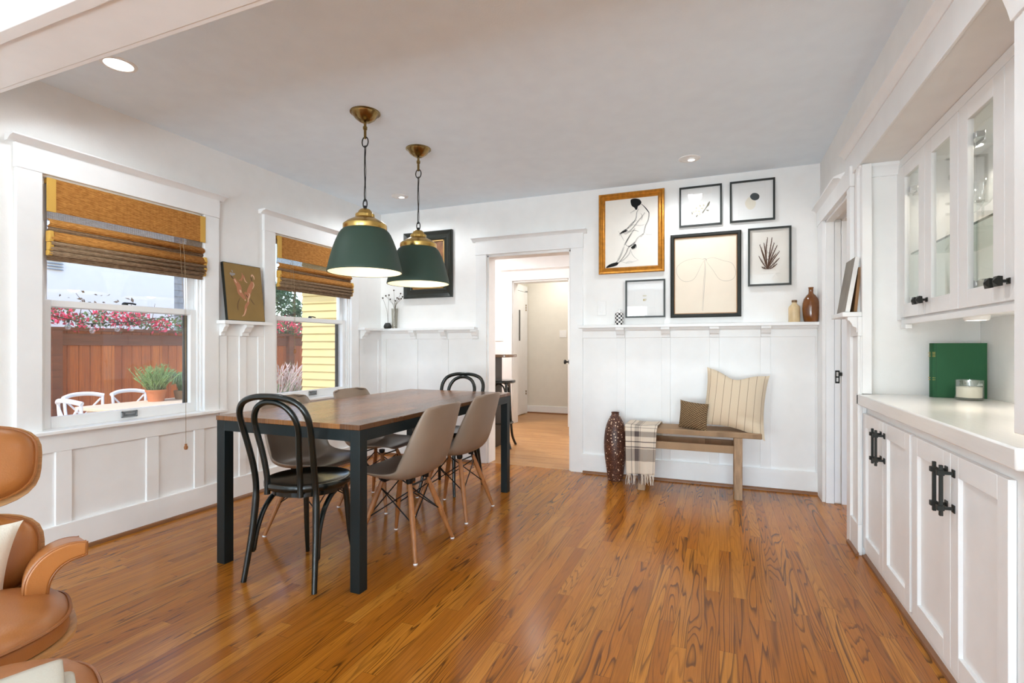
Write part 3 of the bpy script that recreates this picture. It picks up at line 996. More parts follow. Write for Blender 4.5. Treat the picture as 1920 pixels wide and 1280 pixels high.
# green album and candle on the counter
m_cloth = M('green_bookcloth', srgb(44, 92, 62), 0.7, bump=0.35, bscale=700, spec=0.25)
m_giltmark = M('gilt_mark', srgb(206, 176, 96), 0.4, metal=0.4)
t = thing('photo_album', 'green cloth photo album with gilt spine marks standing on the hutch counter', 'book', (1.10, 3.2, 0.8665), radians(-3))
mb = MB().box(-0.098, 0.108, -0.022, -0.018, 0, 0.272).box(-0.098, 0.108, 0.018, 0.022, 0, 0.272)
mb.build('cover', m_cloth, t, bevel=0.0015)
mb = MB().grid(lambda u, v: (-0.098 - 0.012 * sin(pi * u), lerp(-0.022, 0.022, u), 0.272 * v), 8, 1)
mb.build('spine', m_cloth, t, solid=0.003)
MB().box(-0.094, 0.102, -0.0175, 0.0175, 0.004, 0.267).build('pages', m_paper, t)
mb = MB()
for z in (0.205, 0.212, 0.219, 0.226):
    mb.box(-0.1145, -0.1095, -0.012, 0.012, z - 0.001, z + 0.001).box(-0.105, -0.093, -0.0228, -0.022, z - 0.001, z + 0.001)
for z in (0.088, 0.098):
    mb.box(-0.1145, -0.1095, -0.008, -0.002, z - 0.0015, z + 0.0015).box(-0.1145, -0.1095, 0.003, 0.009, z - 0.0015, z + 0.0015)
    mb.box(-0.104, -0.100, -0.0228, -0.022, z - 0.0015, z + 0.0015).box(-0.097, -0.094, -0.0228, -0.022, z - 0.0015, z + 0.0015)
mb.build('gilt_marking', m_giltmark, t)
mb = MB().box(-0.090, -0.0885, -0.0226, -0.022, 0, 0.272)
mb.build('hinge_groove', M('green_groove', srgb(30, 66, 46), 0.8), t)
t = thing('candle', 'white candle in a clear glass jar in front of the green album', 'candle', (1.105, 3.085, 0.8665))
MB().lathe([(0, 0.004), (0.046, 0.004), (0.050, 0.012), (0.050, 0.096), (0.053, 0.096), (0.053, 0.004), (0.050, 0.0), (0, 0)], (0, 0, 0), 32, cap=False).build('jar', m_crystal, t, smooth=60)
MB().lathe([(0, 0.013), (0.048, 0.013), (0.0485, 0.062), (0.04, 0.0625), (0, 0.061)], (0, 0, 0), 32, cap=False).build('wax', M('wax', srgb(246, 238, 218), 0.55), t)
MB().tube([(0, 0, 0.06), (0.001, 0, 0.071)], 0.0012, 6).build('wick', m_charcoal, t)
m_label = M('label_print', (0.7, 0.75, 0.72), 0.6)
mb = MB()
for z, a0, a1 in ((0.079, -75, -48), (0.073, -78, -45)):
    mb.grid(lambda u, v: (0.0534 * cos(radians(lerp(a0, a1, u))), 0.0534 * sin(radians(lerp(a0, a1, u))), z + 0.0022 * v), 8, 1)
mb.build('label', m_label, t)

# ------------------------------------------------------------------ lamps
def downlight(label, loc, lit=1.0, eyeball=False):
    t = thing('recessed_downlight', label, 'ceiling light', loc)
    MB().lathe([(0.078, 0.0), (0.076, -0.004), (0.062, -0.006), (0.060, -0.003)], (0, 0, 0), 36, cap=False).build('trim_ring', m_whiteplastic, t)
    if not eyeball:
        MB().lathe([(0.061, -0.004), (0, -0.0045)], (0, 0, 0), 36, cap=False).build('lens', m_led, t)
    else:
        MB().lathe([(0.061, -0.003), (0, -0.0035)], (0, 0, 0), 36, cap=False).build('baffle', m_whiteplastic, t)
        R = Matrix.Rotation(radians(0), 3, 'Y')
        MB().lathe([(0.034, -0.002), (0.032, -0.010), (0.024, -0.011)], (0.012, 0.01, 0), 28, cap=False).build('gimbal', m_whiteplastic, t)
        MB().lathe([(0.026, -0.0105), (0, -0.012)], (0.012, 0.01, 0), 28, cap=False).build('lens', m_led, t)
    return t
downlight('bright recessed downlight tucked behind the header beam', (-2.748, 1.613, ZC))
downlight('recessed downlight in the corner behind the pendant lamps', (-2.745, 4.01, ZC), eyeball=True)
downlight('recessed downlight above the gallery wall', (-0.205, 4.01, ZC), eyeball=True)
for x, y, e in ((-2.748, 1.613, 17), (-2.745, 4.01, 30), (-0.205, 4.01, 30), (-0.205, 1.613, 27)):
    lamp('downlight_glow', 'SPOT', (x, y, ZC - 0.02), e, (0.93, 0.97, 1.0), (0, 0, 0), spot_size=radians(165), spot_blend=0.6, shadow_soft_size=0.06)

def pendant(label, loc, zrim):
    t = thing('pendant_lamp', label, 'pendant lamp', loc, 0, 'green dome pendants over the table')
    h = zrim - loc[2]
    # shade, outside then lining
    outer = [(0.270, 0.0), (0.271, 0.008), (0.266, 0.03), (0.256, 0.075), (0.243, 0.125), (0.227, 0.18), (0.209, 0.23), (0.187, 0.28), (0.172, 0.302), (0.158, 0.315), (0.15, 0.317)]
    K = 0.806
    outer = [(r * K, z * K) for r, z in outer]
    mb = MB().lathe([(r, z + h) for r, z in outer] + [(0.148 * K, 0.314 * K + h), (0.150 * K, 0.31 * K + h)] + [(r - 0.004, z + h - 0.003) for r, z in outer[::-1][3:-1]] + [(0.2665 * K, h)], (0, 0, 0), 64, cap=False)
    mb.build('shade', m_green, t, smooth=50)
    mb = MB().lathe([(0.2665 * K, h + 0.002)] + [(r - 0.007, z + h - 0.004) for r, z in outer[1:-1]] + [(0, 0.306 * K + h)], (0, 0, 0), 64, cap=False)
    mb.build('lining', m_lining, t, smooth=50)
    brass = [(0.156, 0.314), (0.158, 0.318), (0.158, 0.350), (0.153, 0.356), (0.130, 0.374), (0.098, 0.392), (0.074, 0.404), (0.070, 0.408), (0.070, 0.428), (0.066, 0.433), (0.056, 0.436), (0.053, 0.442), (0.046, 0.456), (0.034, 0.468), (0.016, 0.474), (0.0, 0.475)]
    MB().lathe([(r * K, z * K + h) for r, z in brass], (0, 0, 0), 64, cap=False).build('cap', m_brass, t, smooth=30)
    MB().sphere((0, 0, h + 0.11), 0.045, 20, 1.15).build('bulb', m_bulb, t, smooth=80)
    MB().lathe([(0.018, h + 0.15), (0.018, h + 0.21), (0.025, h + 0.24)], (0, 0, 0), 20).build('socket', m_antique, t)
    MB().lathe([(0.0, -0.060), (0.018, -0.060), (0.034, -0.053), (0.058, -0.036), (0.076, -0.012), (0.079, -0.006), (0.088, -0.004), (0.088, 0.0)], (0, 0, 0), 40, cap=False).build('canopy', m_antique, t, smooth=40)
    mb = MB().tube([(0, 0, -0.055), (0, 0, -0.155)], 0.008, 12).lathe([(0.013, -0.10), (0.013, -0.085)], (0, 0, 0), 14)
    mb.build('stem', m_antique, t)
    def ring(zc, rx, rz):
        return [(rx * cos(2 * pi * k / 18), 0, zc + rz * sin(2 * pi * k / 18)) for k in range(18)]
    mb = MB().tube(ring(-0.175, 0.022, 0.030), 0.0035, 8, closed=True).tube(ring(h + 0.41, 0.014, 0.028), 0.0035, 8, closed=True)
    mb.lathe([(0.010, h + 0.378), (0.010, h + 0.398)], (0, 0, 0), 12)
    mb.build('link', m_wire, t)
    zt, zb = -0.195, h + 0.425
    pts = [(0.0015 * sin(k * 0.9) - 0.003, 0.001 * cos(k * 1.3), lerp(zt, zb, k / 14)) for k in range(15)]
    pts2 = [(0.0015 * sin(k * 1.1 + 1) + 0.004, 0.001 * cos(k * 0.8), lerp(zt, zb, k / 14)) for k in range(15)]
    MB().tube(pts, 0.0032, 6).tube(pts2, 0.0018, 6).build('cord', m_wire, t)
    return t
ZR = 1.561
P1, P2 = (-1.957, 2.50), (-1.968, 3.10)
pa = pendant('dark green dome pendant with brass cap, overlapping the window shade behind it', (P1[0], P1[1], ZC), ZR)
pb = dup(pa, (P2[0], P2[1], ZC), None, 'dark green dome pendant with brass cap, hanging in front of the black framed painting')
for x, y in (P1, P2):
    lamp('pendant_glow', 'POINT', (x, y, ZR + 0.05), 2.6, (1.0, 0.80, 0.50), shadow_soft_size=0.05)

# ------------------------------------------------------------------ bamboo roman shades
def roman_shade(label, y0, y1, xb):
    t = thing('roman_shade', label, 'window shade', (xb, y0, 0), 0, 'woven roman shades')
    L = y1 - y0
    def P(name, mb, mat, **kw):
        return mb.build(name, mat, t, **kw)
    def fold(prof, n=6):
        s = spline([(a, b) for a, b in prof], n)
        mb = MB().grid(lambda u, v: (s[min(int(round(u * (len(s) - 1))), len(s) - 1)][0], lerp(0.006, L - 0.006, v), s[min(int(round(u * (len(s) - 1))), len(s) - 1)][1]), len(s) - 1, 1)
        return mb
    P('headrail', MB().box(-0.045, 0.002, 0.004, L - 0.004, 1.99, 2.014), m_tape, bevel=0.001)
    P('valance', MB().box(0.0, 0.006, 0.0, L, 1.838, 2.012), m_weave, bevel=0.001)
    P('edge_tape', MB().box(-0.001, 0.0085, -0.002, 0.036, 1.836, 2.013), m_tape)
    P('edge_tape', MB().box(-0.001, 0.0085, L - 0.034, L + 0.002, 1.836, 2.013), m_tape)
    P('open_weave', MB().grid(lambda u, v: (-0.018 + 0.004 * sin(pi * u), lerp(0.004, L - 0.004, v), lerp(2.0, 1.79, u)), 6, 1), m_sheer)
    P('fold', fold([(-0.012, 1.800), (0.006, 1.790), (0.014, 1.776), (0.006, 1.766), (-0.012, 1.760)]), m_weave, solid=0.003)
    P('fold', fold([(-0.014, 1.762), (-0.004, 1.752), (-0.006, 1.744), (-0.016, 1.738)]), m_weave2, solid=0.003)
    P('open_weave', MB().grid(lambda u, v: (-0.012 + 0.004 * sin(pi * u), lerp(0.004, L - 0.004, v), lerp(1.745, 1.715, u)), 3, 1), m_sheer)
    P('fold', fold([(-0.010, 1.735), (0.014, 1.724), (0.028, 1.704), (0.024, 1.688), (0.004, 1.678)]), m_weave, solid=0.003)
    P('fold', fold([(0.004, 1.680), (0.024, 1.676), (0.030, 1.666), (0.022, 1.658), (0.0, 1.656)]), m_weave2, solid=0.003)
    P('fold', fold([(0.0, 1.658), (0.020, 1.653), (0.026, 1.643), (0.018, 1.634), (-0.004, 1.632)]), m_weave2, solid=0.003)
    P('fold', fold([(-0.004, 1.634), (0.012, 1.630), (0.019, 1.620), (0.012, 1.608), (-0.008, 1.604)]), m_weave2, solid=0.003)
    P('hem', MB().box(-0.014, -0.004, 0.004, L - 0.01, 1.580, 1.608), m_weave2, bevel=0.002)
    for (za, zb, xa, xb2) in ((1.676, 1.733, -0.012, 0.031), (1.632, 1.674, -0.006, 0.029), (1.604, 1.632, -0.012, 0.021)):
        for ya in (-0.001, L - 0.018):
            P('edge_tape', MB().prism([(xa, za), (xb2 - 0.008, za), (xb2, (za + zb) / 2), (xb2 - 0.008, zb), (xa, zb)], 1, ya, ya + 0.019), m_tape, bevel=0.002)
    yc = L * 0.812 if y0 < 2.5 else L * 0.15
    zend = 0.452 if y0 < 2.5 else 1.07
    xo = 0.05
    P('pull_cord', MB().tube([(0.02, yc, 1.83), (0.035, yc + 0.002, 1.70), (xo, yc, 1.4), (xo, yc, zend + 0.03)], 0.0014, 6).tube([(0.02, yc - 0.02, 1.83), (0.032, yc - 0.018, 1.64), (xo - 0.004, yc - 0.006, 1.35), (xo - 0.001, yc - 0.001, 0.98)], 0.0010, 6), M('cord', srgb(150, 128, 98), 0.8))
    P('tassel', MB().lathe([(0.0, -0.004), (0.0085, -0.004), (0.0125, 0.008), (0.0105, 0.018), (0.006, 0.024), (0.008, 0.032), (0.0, 0.034)], (xo, yc, zend), 14), m_dowel)
    return t
roman_shade('orange brown woven roman shade half raised in the window nearer the lounge chair', 1.583, 2.474, XL + 0.022)
roman_shade('orange brown woven roman shade half raised in the window behind the pendants', 1.583 + DY, 2.474 + DY, XL + 0.022)

# ------------------------------------------------------------------ switch plates
def plate(label, cx, cz, w, h, y, n=1):
    t = thing('switch_plate', label, 'light switch', (cx, y, cz))
    MB().box(-w / 2, w / 2, -0.007, 0, -h / 2, h / 2).build('plate', m_whiteplastic, t, bevel=0.003)
    mb = MB()
    for k in range(n):
        x = (k - (n - 1) / 2) * 0.045
        mb.box(x - 0.014, x + 0.014, -0.011, -0.006, -h * 0.27, h * 0.27)
    mb.build('rocker', m_whiteplastic, t, bevel=0.002)
    return t
plate('single white rocker switch beside the kitchen doorway above the plate rail', -0.962, 1.46, 0.078, 0.125, YB)
plate('white four gang switch on the kitchen wall beside the hall doorway', -3.03, 1.265, 0.2, 0.122, YK, 4)
plate('white two gang switch on the beige hall wall', -2.405, 1.335, 0.12, 0.12, YH, 2)

# ------------------------------------------------------------------ dining table
m_walnut = plank_mat('walnut_top', 1, 0.115, 1.9, [srgb(96, 62, 36), srgb(124, 82, 48), srgb(156, 106, 62), srgb(110, 70, 42), srgb(56, 34, 20)], rough=0.26, lineamt=0.55, grain=0.8, gap=0.006, coat=0.15, bumpk=0.03)
TX0, TX1, TY0, TY1, TZ = -2.419, -1.506, 1.884, 3.684, 0.765
t = thing('dining_table', 'long dining table with walnut plank top and square dark steel legs', 'table', ((TX0 + TX1) / 2, (TY0 + TY1) / 2, 0))
MB().box(TX0, TX1, TY0, TY1, TZ - 0.024, TZ).build('tabletop', m_walnut, t, bevel=0.0025, world=True)
lw = 0.054
for x in (TX0 + 0.002, TX1 - lw - 0.002):
    for y in (TY0 + 0.004, TY1 - lw - 0.004):
        MB().box(x, x + lw, y, y + lw, 0.0, TZ - 0.024).build('leg', m_steel, t, bevel=0.0015, world=True)
za, zb = TZ - 0.024 - 0.053, TZ - 0.0245
mb = MB()
for y in (TY0 + 0.004, TY1 - lw - 0.004):
    mb.box(TX0 + 0.002 + lw, TX1 - 0.002 - lw, y, y + lw, za, zb)
for x in (TX0 + 0.002, TX1 - lw - 0.002):
    mb.box(x, x + lw, TY0 + 0.004 + lw, TY1 - 0.004 - lw, za, zb)
mb.build('frame', m_steel, t, bevel=0.001, world=True)

# ------------------------------------------------------------------ moulded shell chairs (facing +Y)
def shell_chair(label, loc, rz):
    t = thing('shell_chair', label, 'chair', loc, rz, 'moulded shell chairs around the table')
    side = [(.225, .425), (.205, .437), (.14, .432), (.07, .419), (0.0, .409), (-.07, .406), (-.128, .415), (-.172, .445), (-.205, .50), (-.230, .575), (-.252, .655), (-.272, .735), (-.286, .79), (-.291, .812)]
    half = [.165, .188, .212, .226, .232, .232, .230, .227, .223, .217, .208, .196, .182, .165]
    curl = [.000, .008, .022, .034, .044, .056, .070, .082, .085, .078, .066, .050, .036, .030]
    S = spline(side, 4)
    Hs = spline([(h, c) for h, c in zip(half, curl)], 4)
    n = len(S) - 1
    def fn(u, v):
        f = v * n
        i = min(int(round(f)), n)
        (y, z), (h, cu) = S[i], Hs[i]
        a, b = S[max(i - 1, 0)], S[min(i + 1, n)]
        ty, tz = b[0] - a[0], b[1] - a[1]
        L = sqrt(ty * ty + tz * tz)
        ny, nz = tz / L, -ty / L      # towards the sitter
        if nz < 0 and i < n * 0.4:
            ny, nz = -ny, -nz
        k = 1.0
        e = min(v, 1 - v)
        if e < 0.075:
            k = 1 - 0.22 * (1 - e / 0.075) ** 2.2
        w = (u * 2 - 1)
        x = h * k * sin(w * pi / 2 * 0.92) / sin(pi / 2 * 0.92)
        d = cu * abs(w) ** 2.6
        ends = 0.0
        if v > 0.9:
            ends = -0.016 * abs(w) ** 3 * (v - 0.9) / 0.1
        return (x, y + ny * d, z + nz * d + ends)
    MB().grid(fn, 28, n).build('shell', m_taupe, t, solid=0.007, smooth=80, offset=0)
    tops = {}
    for sx in (-1, 1):
        for sy in (-1, 1):
            a = (sx * 0.088, 0.085 if sy > 0 else -0.095, 0.375)
            b = (sx * 0.197, 0.192 if sy > 0 else -0.200, 0.006)
            tops[(sx, sy)] = (a, b)
            P = [tuple(lerp(a[k], b[k], q) for k in range(3)) for q in (0, 0.12, 0.45, 0.8, 1.0)]
            lg = MB().tube(P, [0.012, 0.0145, 0.0165, 0.0125, 0.0098], 14).build('leg', m_dowel, t)
            MB().lathe([(0.011, 0), (0.0115, 0.004), (0.0095, 0.008)], (b[0], b[1], 0), 14).build('glide', m_glide, lg)
    def on(l, q):
        a, b = tops[l]
        return tuple(lerp(a[k], b[k], q) for k in range(3))
    mb = MB()
    keys = [(-1, -1), (1, -1), (1, 1), (-1, 1)]
    for k in range(4):
        A, B = keys[k], keys[(k + 1) % 4]
        mb.tube([on(A, 0.08), on(B, 0.52)], 0.0036, 6).tube([on(B, 0.08), on(A, 0.52)], 0.0036, 6)
        mb.tube([on(A, 0.02), (on(A, 0)[0] * 0.9, on(A, 0)[1] * 0.9, 0.402)], 0.009, 8)
    mb.tube([on((-1, -1), 0.02), on((1, -1), 0.02)], 0.005, 6).tube([on((-1, 1), 0.02), on((1, 1), 0.02)], 0.005, 6)
    for l in keys:
        p = on(l, 0.52)
        mb.sphere((p[0], p[1], p[2]), 0.0165, 8)
    mb.build('wire_brace', m_wire, t)
    for l in keys:
        a = on(l, 0)
        MB().lathe([(0.017, 0.380), (0.02, 0.388), (0.02, 0.403)], (a[0] * 0.92, a[1] * 0.92, 0), 12).build('shock_mount', m_wire, t)
    return t
sc = shell_chair('taupe shell chair nearest the camera on the open side of the table, its back turned', (-1.648, 2.45, 0), radians(90))
dup(sc, (-1.682, 3.098, 0), radians(89), 'taupe shell chair on the open side of the table, nearer the kitchen doorway')
dup(sc, (-2.287, 2.447, 0), radians(-91), 'taupe shell chair on the window side, behind the near bentwood chair')
dup(sc, (-2.270, 3.062, 0), radians(-89), 'taupe shell chair on the window side, near the corner plate rail')

# ------------------------------------------------------------------ bentwood chairs (facing +Y)
def bentwood_chair(label, loc, rz):
    t = thing('bentwood_chair', label, 'chair', loc, rz, 'black bentwood chairs at the table ends')
    r = 0.207
    MB().lathe([(0, 0.436), (r - 0.03, 0.436), (r - 0.006, 0.438), (r, 0.446), (r, 0.464), (r - 0.004, 0.470), (r - 0.014, 0.470), (r - 0.024, 0.463), (0.10, 0.455), (0, 0.452)], (0, 0, 0), 56, cap=False).build('seat', m_black, t, smooth=45)
    MB().lathe([(0.172, 0.408), (0.172, 0.436), (0.150, 0.436), (0.150, 0.408), (0.172, 0.408)], (0, 0, 0), 48, cap=False).build('seat_ring', m_black, t)
    for s in (-1, 1):
        P = spline([(s * 0.118, 0.120, 0.432), (s * 0.126, 0.134, 0.34), (s * 0.132, 0.146, 0.2), (s * 0.140, 0.160, 0.09), (s * 0.156, 0.184, 0.0)], 6)
        MB().tube(P, [lerp(0.0165, 0.0105, k / (len(P) - 1)) for k in range(len(P))], 12).build('leg', m_black, t)
    # rear legs run up into the outer hoop
    right = [(0.200, -0.215, 0.0), (0.190, -0.196, 0.12), (0.179, -0.176, 0.27), (0.172, -0.166, 0.42), (0.172, -0.178, 0.53), (0.182, -0.204, 0.65), (0.192, -0.234, 0.76), (0.186, -0.252, 0.818), (0.152, -0.265, 0.864), (0.085, -0.273, 0.888), (0.0, -0.275, 0.894)]
    P = spline(right + [(-x, y, z) for x, y, z in right[::-1][1:]], 5)
    rad = []
    for p in P:
        rad.append(lerp(0.0125, 0.0168, min(1, p[2] / 0.35)) if p[2] < 0.42 else 0.0148)
    MB().tube(P, rad, 12).build('outer_hoop', m_black, t)
    right = [(0.095, -0.178, 0.418), (0.094, -0.180, 0.50), (0.104, -0.198, 0.62), (0.119, -0.222, 0.735), (0.114, -0.238, 0.792), (0.086, -0.252, 0.838), (0.045, -0.260, 0.862), (0.0, -0.262, 0.869)]
    P = spline(right + [(-x, y, z) for x, y, z in right[::-1][1:]], 5)
    MB().tube(P, 0.0142, 12).build('inner_hoop', m_black, t)
    for s in (-1, 1):
        P = spline([(s * 0.184, -0.172, 0.13), (s * 0.176, -0.152, 0.24), (s * 0.168, -0.108, 0.335), (s * 0.158, -0.035, 0.396), (s * 0.148, 0.05, 0.420), (s * 0.136, 0.10, 0.424)], 7)
        MB().tube(P, [0.006] + [0.0125] * (len(P) - 2) + [0.008], 10).build('brace', m_black, t)
    return t
bc = bentwood_chair('black bentwood chair at the near end of the table', (-1.921, 2.012, 0), radians(5))
dup(bc, (-1.985, 3.555, 0), radians(180), 'black bentwood chair at the far end of the table by the doorway')

# ------------------------------------------------------------------ bench, throw, cushions, floor vase
m_oldwood = plank_mat('weathered_wood', 0, 0.3, 3.0, [srgb(158, 130, 102), srgb(172, 144, 114), srgb(164, 134, 104), srgb(150, 122, 96), srgb(84, 64, 48)], rough=0.75, lineamt=0.6, grain=1.3, gap=0.0, ringscale=1.5)
m_oldwood_v = M('weathered_wood_post', srgb(164, 136, 108), 0.78, var=0.28, vscale=14, stretch=(4, 4, 0.7), bump=0.5, bscale=60)
t = thing('bench', 'weathered wooden bench with a single lower rail under the pictures', 'bench', (-0.22, 4.23, 0))
MB().box(-0.70, 0.285, 4.085, 4.365, 0.452, 0.492).build('seat', m_oldwood, t, bevel=0.005, world=True)
for x, y in ((0.128, 4.10), (-0.565, 4.105), (0.128, 4.345), (-0.565, 4.345)):
    MB().box(x - 0.028, x + 0.028, y - 0.022, y + 0.022, 0, 0.452).build('leg', m_oldwood_v, t, bevel=0.004, world=True)
MB().box(-0.56, 0.12, 4.09, 4.115, 0.335, 0.392).build('rail', m_oldwood, t, bevel=0.003, world=True)
MB().box(-0.56, 0.12, 4.335, 4.358, 0.335, 0.392).build('rail', m_oldwood, t, bevel=0.003, world=True)
mb = MB().box(-0.587, -0.543, 4.12, 4.33, 0.28, 0.32).box(0.106, 0.15, 4.12, 4.33, 0.28, 0.32)
mb.build('stretcher', m_oldwood_v, t, bevel=0.003, world=True)

# plaid throw: over the seat and down the front
def plaid_mat():
    m = bpy.data.materials.new('plaid_wool')
    g = NG(m)
    s = g.sep(g.coord('UV'))
    def bands(c, lst):
        out = None
        for a, b, w in lst:
            k = g.math('MULTIPLY', g.math('GREATER_THAN', c, a), g.math('LESS_THAN', c, b))
            k = g.math('MULTIPLY', k, w)
            out = k if out is None else g.math('ADD', out, k)
        return out
    vx = bands(s[0], [(0.18, 0.20, 0.7), (0.30, 0.45, 0.42), (0.475, 0.49, 0.7), (0.93, 0.945, 0.7)])
    vy = bands(s[1], [(0.44, 0.455, 0.7), (0.49, 0.505, 0.7), (0.585, 0.595, 0.8), (0.648, 0.702, 0.58), (0.740, 0.748, 0.8), (0.777, 0.785, 0.8), (0.791, 0.883, 0.55), (0.14, 0.20, 0.5)])
    f = g.math('MINIMUM', g.math('ADD', vx, vy), 1.0)
    tw = g.math('SINE', g.math('MULTIPLY', g.math('ADD', g.math('MULTIPLY', s[0], 0.9), s[1]), 900.0))
    c = g.mix(f, srgb(226, 212, 194), srgb(92, 82, 80))
    c = g.mix(g.math('MULTIPLY', g.math('ADD', tw, 1.0), 0.06), c, srgb(120, 110, 104))
    g.l.new(c, g.b.inputs['Base Color'])
    g.b.inputs['Roughness'].default_value = 0.95
    g.b.inputs['Specular IOR Level'].default_value = 0.1
    g.bump(tw, 0.3, 0.001)
    return m
m_plaid = plaid_mat()
path = spline([(4.372, 0.30), (4.378, 0.42), (4.372, 0.485), (4.34, 0.504), (4.23, 0.503), (4.11, 0.505), (4.078, 0.500), (4.062, 0.47), (4.056, 0.40), (4.052, 0.30), (4.052, 0.21), (4.054, 0.135)], 5)
nP = len(path) - 1
X0, X1 = -0.688, -0.442
def throw_fn(u, v):
    i = min(int(round(v * nP)), nP)
    y, z = path[i]
    k = max(0.0, (v - 0.55) / 0.45)
    x = lerp(X0 + 0.016 * k, X1 - 0.02 * k + 0.03 * max(0, 0.45 - v), u)
    wob = 0.008 * sin(u * 11 + 0.8) * k + 0.004 * sin(u * 23) * k
    return (x, y - wob - 0.006 * k, z + 0.004 * sin(u * 7 + v * 3) * (1 if 0.25 < v < 0.55 else 0) + 0.008 * (u - 0.5) * k)
t = thing('throw_blanket', 'cream and charcoal plaid throw draped over the bench end beside the vase', 'blanket', (-0.61, 4.2, 0.5))
MB().grid(throw_fn, 30, nP).build('cloth', m_plaid, t, solid=0.006, smooth=70, world=True)
mb = MB()
mb2 = MB()
random.seed(3)
for k in range(46):
    u = (k + 0.5) / 46
    p = Vector(throw_fn(u, 1.0))
    q = p + Vector((random.uniform(-0.012, 0.012), random.uniform(-0.012, 0.004), -random.uniform(0.065, 0.085)))
    mid = (p + q) / 2 + Vector((random.uniform(-0.008, 0.008), random.uniform(-0.006, 0.002), 0))
    tgt = mb2 if (0.18 < u < 0.22 or 0.34 < u < 0.52 or k % 7 == 0) else mb
    tgt.tube([p + Vector((0, 0, 0.004)), mid, q], [0.0024, 0.002, 0.0014], 5)
m_fringe = M('fringe_cream', srgb(222, 208, 190), 0.95)
m_fringe2 = M('fringe_dark', srgb(96, 86, 84), 0.95)
mb.build('fringe', m_fringe, t, world=True)
mb2.build('fringe', m_fringe2, t, world=True)

def stripe_mat(name, base, line, n, width, axis=0, fine=None):
    m = bpy.data.materials.new(name)
    g = NG(m)
    s = g.sep(g.coord('UV'))
    u = g.math('FRACT', g.math('MULTIPLY', s[axis], float(n)))
    k = g.math('LESS_THAN', g.math('ABSOLUTE', g.math('SUBTRACT', u, 0.5)), width)
    nz = g.noise(g.coord('UV'), 60.0, 4.0, 0.7)
    c = g.mix(g.math('MULTIPLY', k, 0.8), base, line)
    c = g.mix(g.math('MULTIPLY', nz, 0.22), c, [x * 0.7 for x in base])
    if fine:
        a = g.math('SINE', g.math('MULTIPLY', s[0], 64.0))
        b = g.math('SINE', g.math('MULTIPLY', s[1], 80.0))
        nn = g.noise(g.comb(g.math('MULTIPLY', s[0], 3.0), g.math('MULTIPLY', s[1], 12.0), 0.0), 4.0, 3.0, 0.7)
        c = g.mix(g.ramp(g.math('ADD', g.math('MULTIPLY', g.math('MULTIPLY', a, b), 0.4), nn), [(0.35, 0.0), (0.72, 1.0)]), c, fine)
    g.l.new(c, g.b.inputs['Base Color'])
    g.b.inputs['Roughness'].default_value = 0.95
    g.b.inputs['Specular IOR Level'].default_value = 0.1
    g.bump(g.noise(g.coord('UV'), 220.0, 3.0, 0.6), 0.5, 0.001)
    return m

def cushion(name, label, cat, mat, origin, ex, ey, w, h, thick, pinch=0.10, sag=None, group=None, back_mat=None, seam=None):
    """soft square cushion: ex, ey span its face; corners pulled out, sides drawn in"""
    ex, ey = Vector(ex).normalized(), Vector(ey).normalized()
    nz = ex.cross(ey).normalized()
    t = thing(name, label, cat, origin, 0, group)
    def shape(side):
        def fn(u, v):
            a, b = u * 2 - 1, v * 2 - 1
            k1 = 1 - pinch * (1 - b * b) ** 0.8 * abs(a) ** 2
            k2 = 1 - pinch * (1 - a * a) ** 0.8 * abs(b) ** 2
            x, y = a * w / 2 * k1, b * h / 2 * k2
            prof = max(0.0, (1 - abs(a) ** 2.4)) ** 0.6 * max(0.0, (1 - abs(b) ** 2.4)) ** 0.6
            z = side * thick / 2 * prof
            p = ex * x + ey * y + nz * (z + side * 0.0008)
            if sag:
                p += sag(a, b, prof * side, ex, ey, nz)
            return tuple(p)
        return fn
    f = MB().grid(shape(1), 26, 26).build('front_panel', mat, t, smooth=80)
    MB().grid(shape(-1), 26, 26).build('back_panel', back_mat or mat, t, smooth=80)
    return t
m_stripe = stripe_mat('striped_linen', srgb(218, 200, 174), srgb(132, 112, 92), 8, 0.035)
def sag_big(a, b, s, ex, ey, nz):
    top = max(0.0, b)
    dz = -0.05 * top ** 2 * math.exp(-((a + 0.05) / 0.42) ** 2)
    crease = -0.012 * math.exp(-((a + 0.1) / 0.07) ** 2) * max(0, b - 0.2) * (1 if s > 0 else 0)
    low = 0.022 * math.exp(-((b + 0.62) / 0.10) ** 2) * (1 if s > 0 else 0) * max(0, a)
    droop = max(0.0, -b - 0.55) / 0.45 * max(0.0, a + 0.2) / 1.2
    return ey * dz + nz * (crease - low + 0.05 * droop) - Vector((0, 0, 0.045)) * droop ** 1.5
cushion('striped_cushion', 'large cream cushion with thin brown stripes leaning on the bench', 'cushion', m_stripe,
        (0.108, 4.225, 0.716), (0.98, -0.06, -0.13), (0.10, 0.30, 0.95), 0.445, 0.455, 0.17, pinch=0.09, sag=sag_big)
m_tweed = stripe_mat('brown_tweed', srgb(78, 60, 42), srgb(70, 60, 44), 1, 0.0, fine=srgb(156, 130, 98))
m_tweedback = M('dark_olive_cloth', srgb(64, 64, 44), 0.95, bump=0.5, bscale=300)
cushion('small_cushion', 'small dark brown tweed cushion beside the striped one', 'cushion', m_tweed,
        (-0.185, 4.16, 0.592), (0.93, -0.34, -0.08), (0.06, 0.20, 0.97), 0.225, 0.215, 0.10, pinch=0.07, back_mat=m_tweedback)

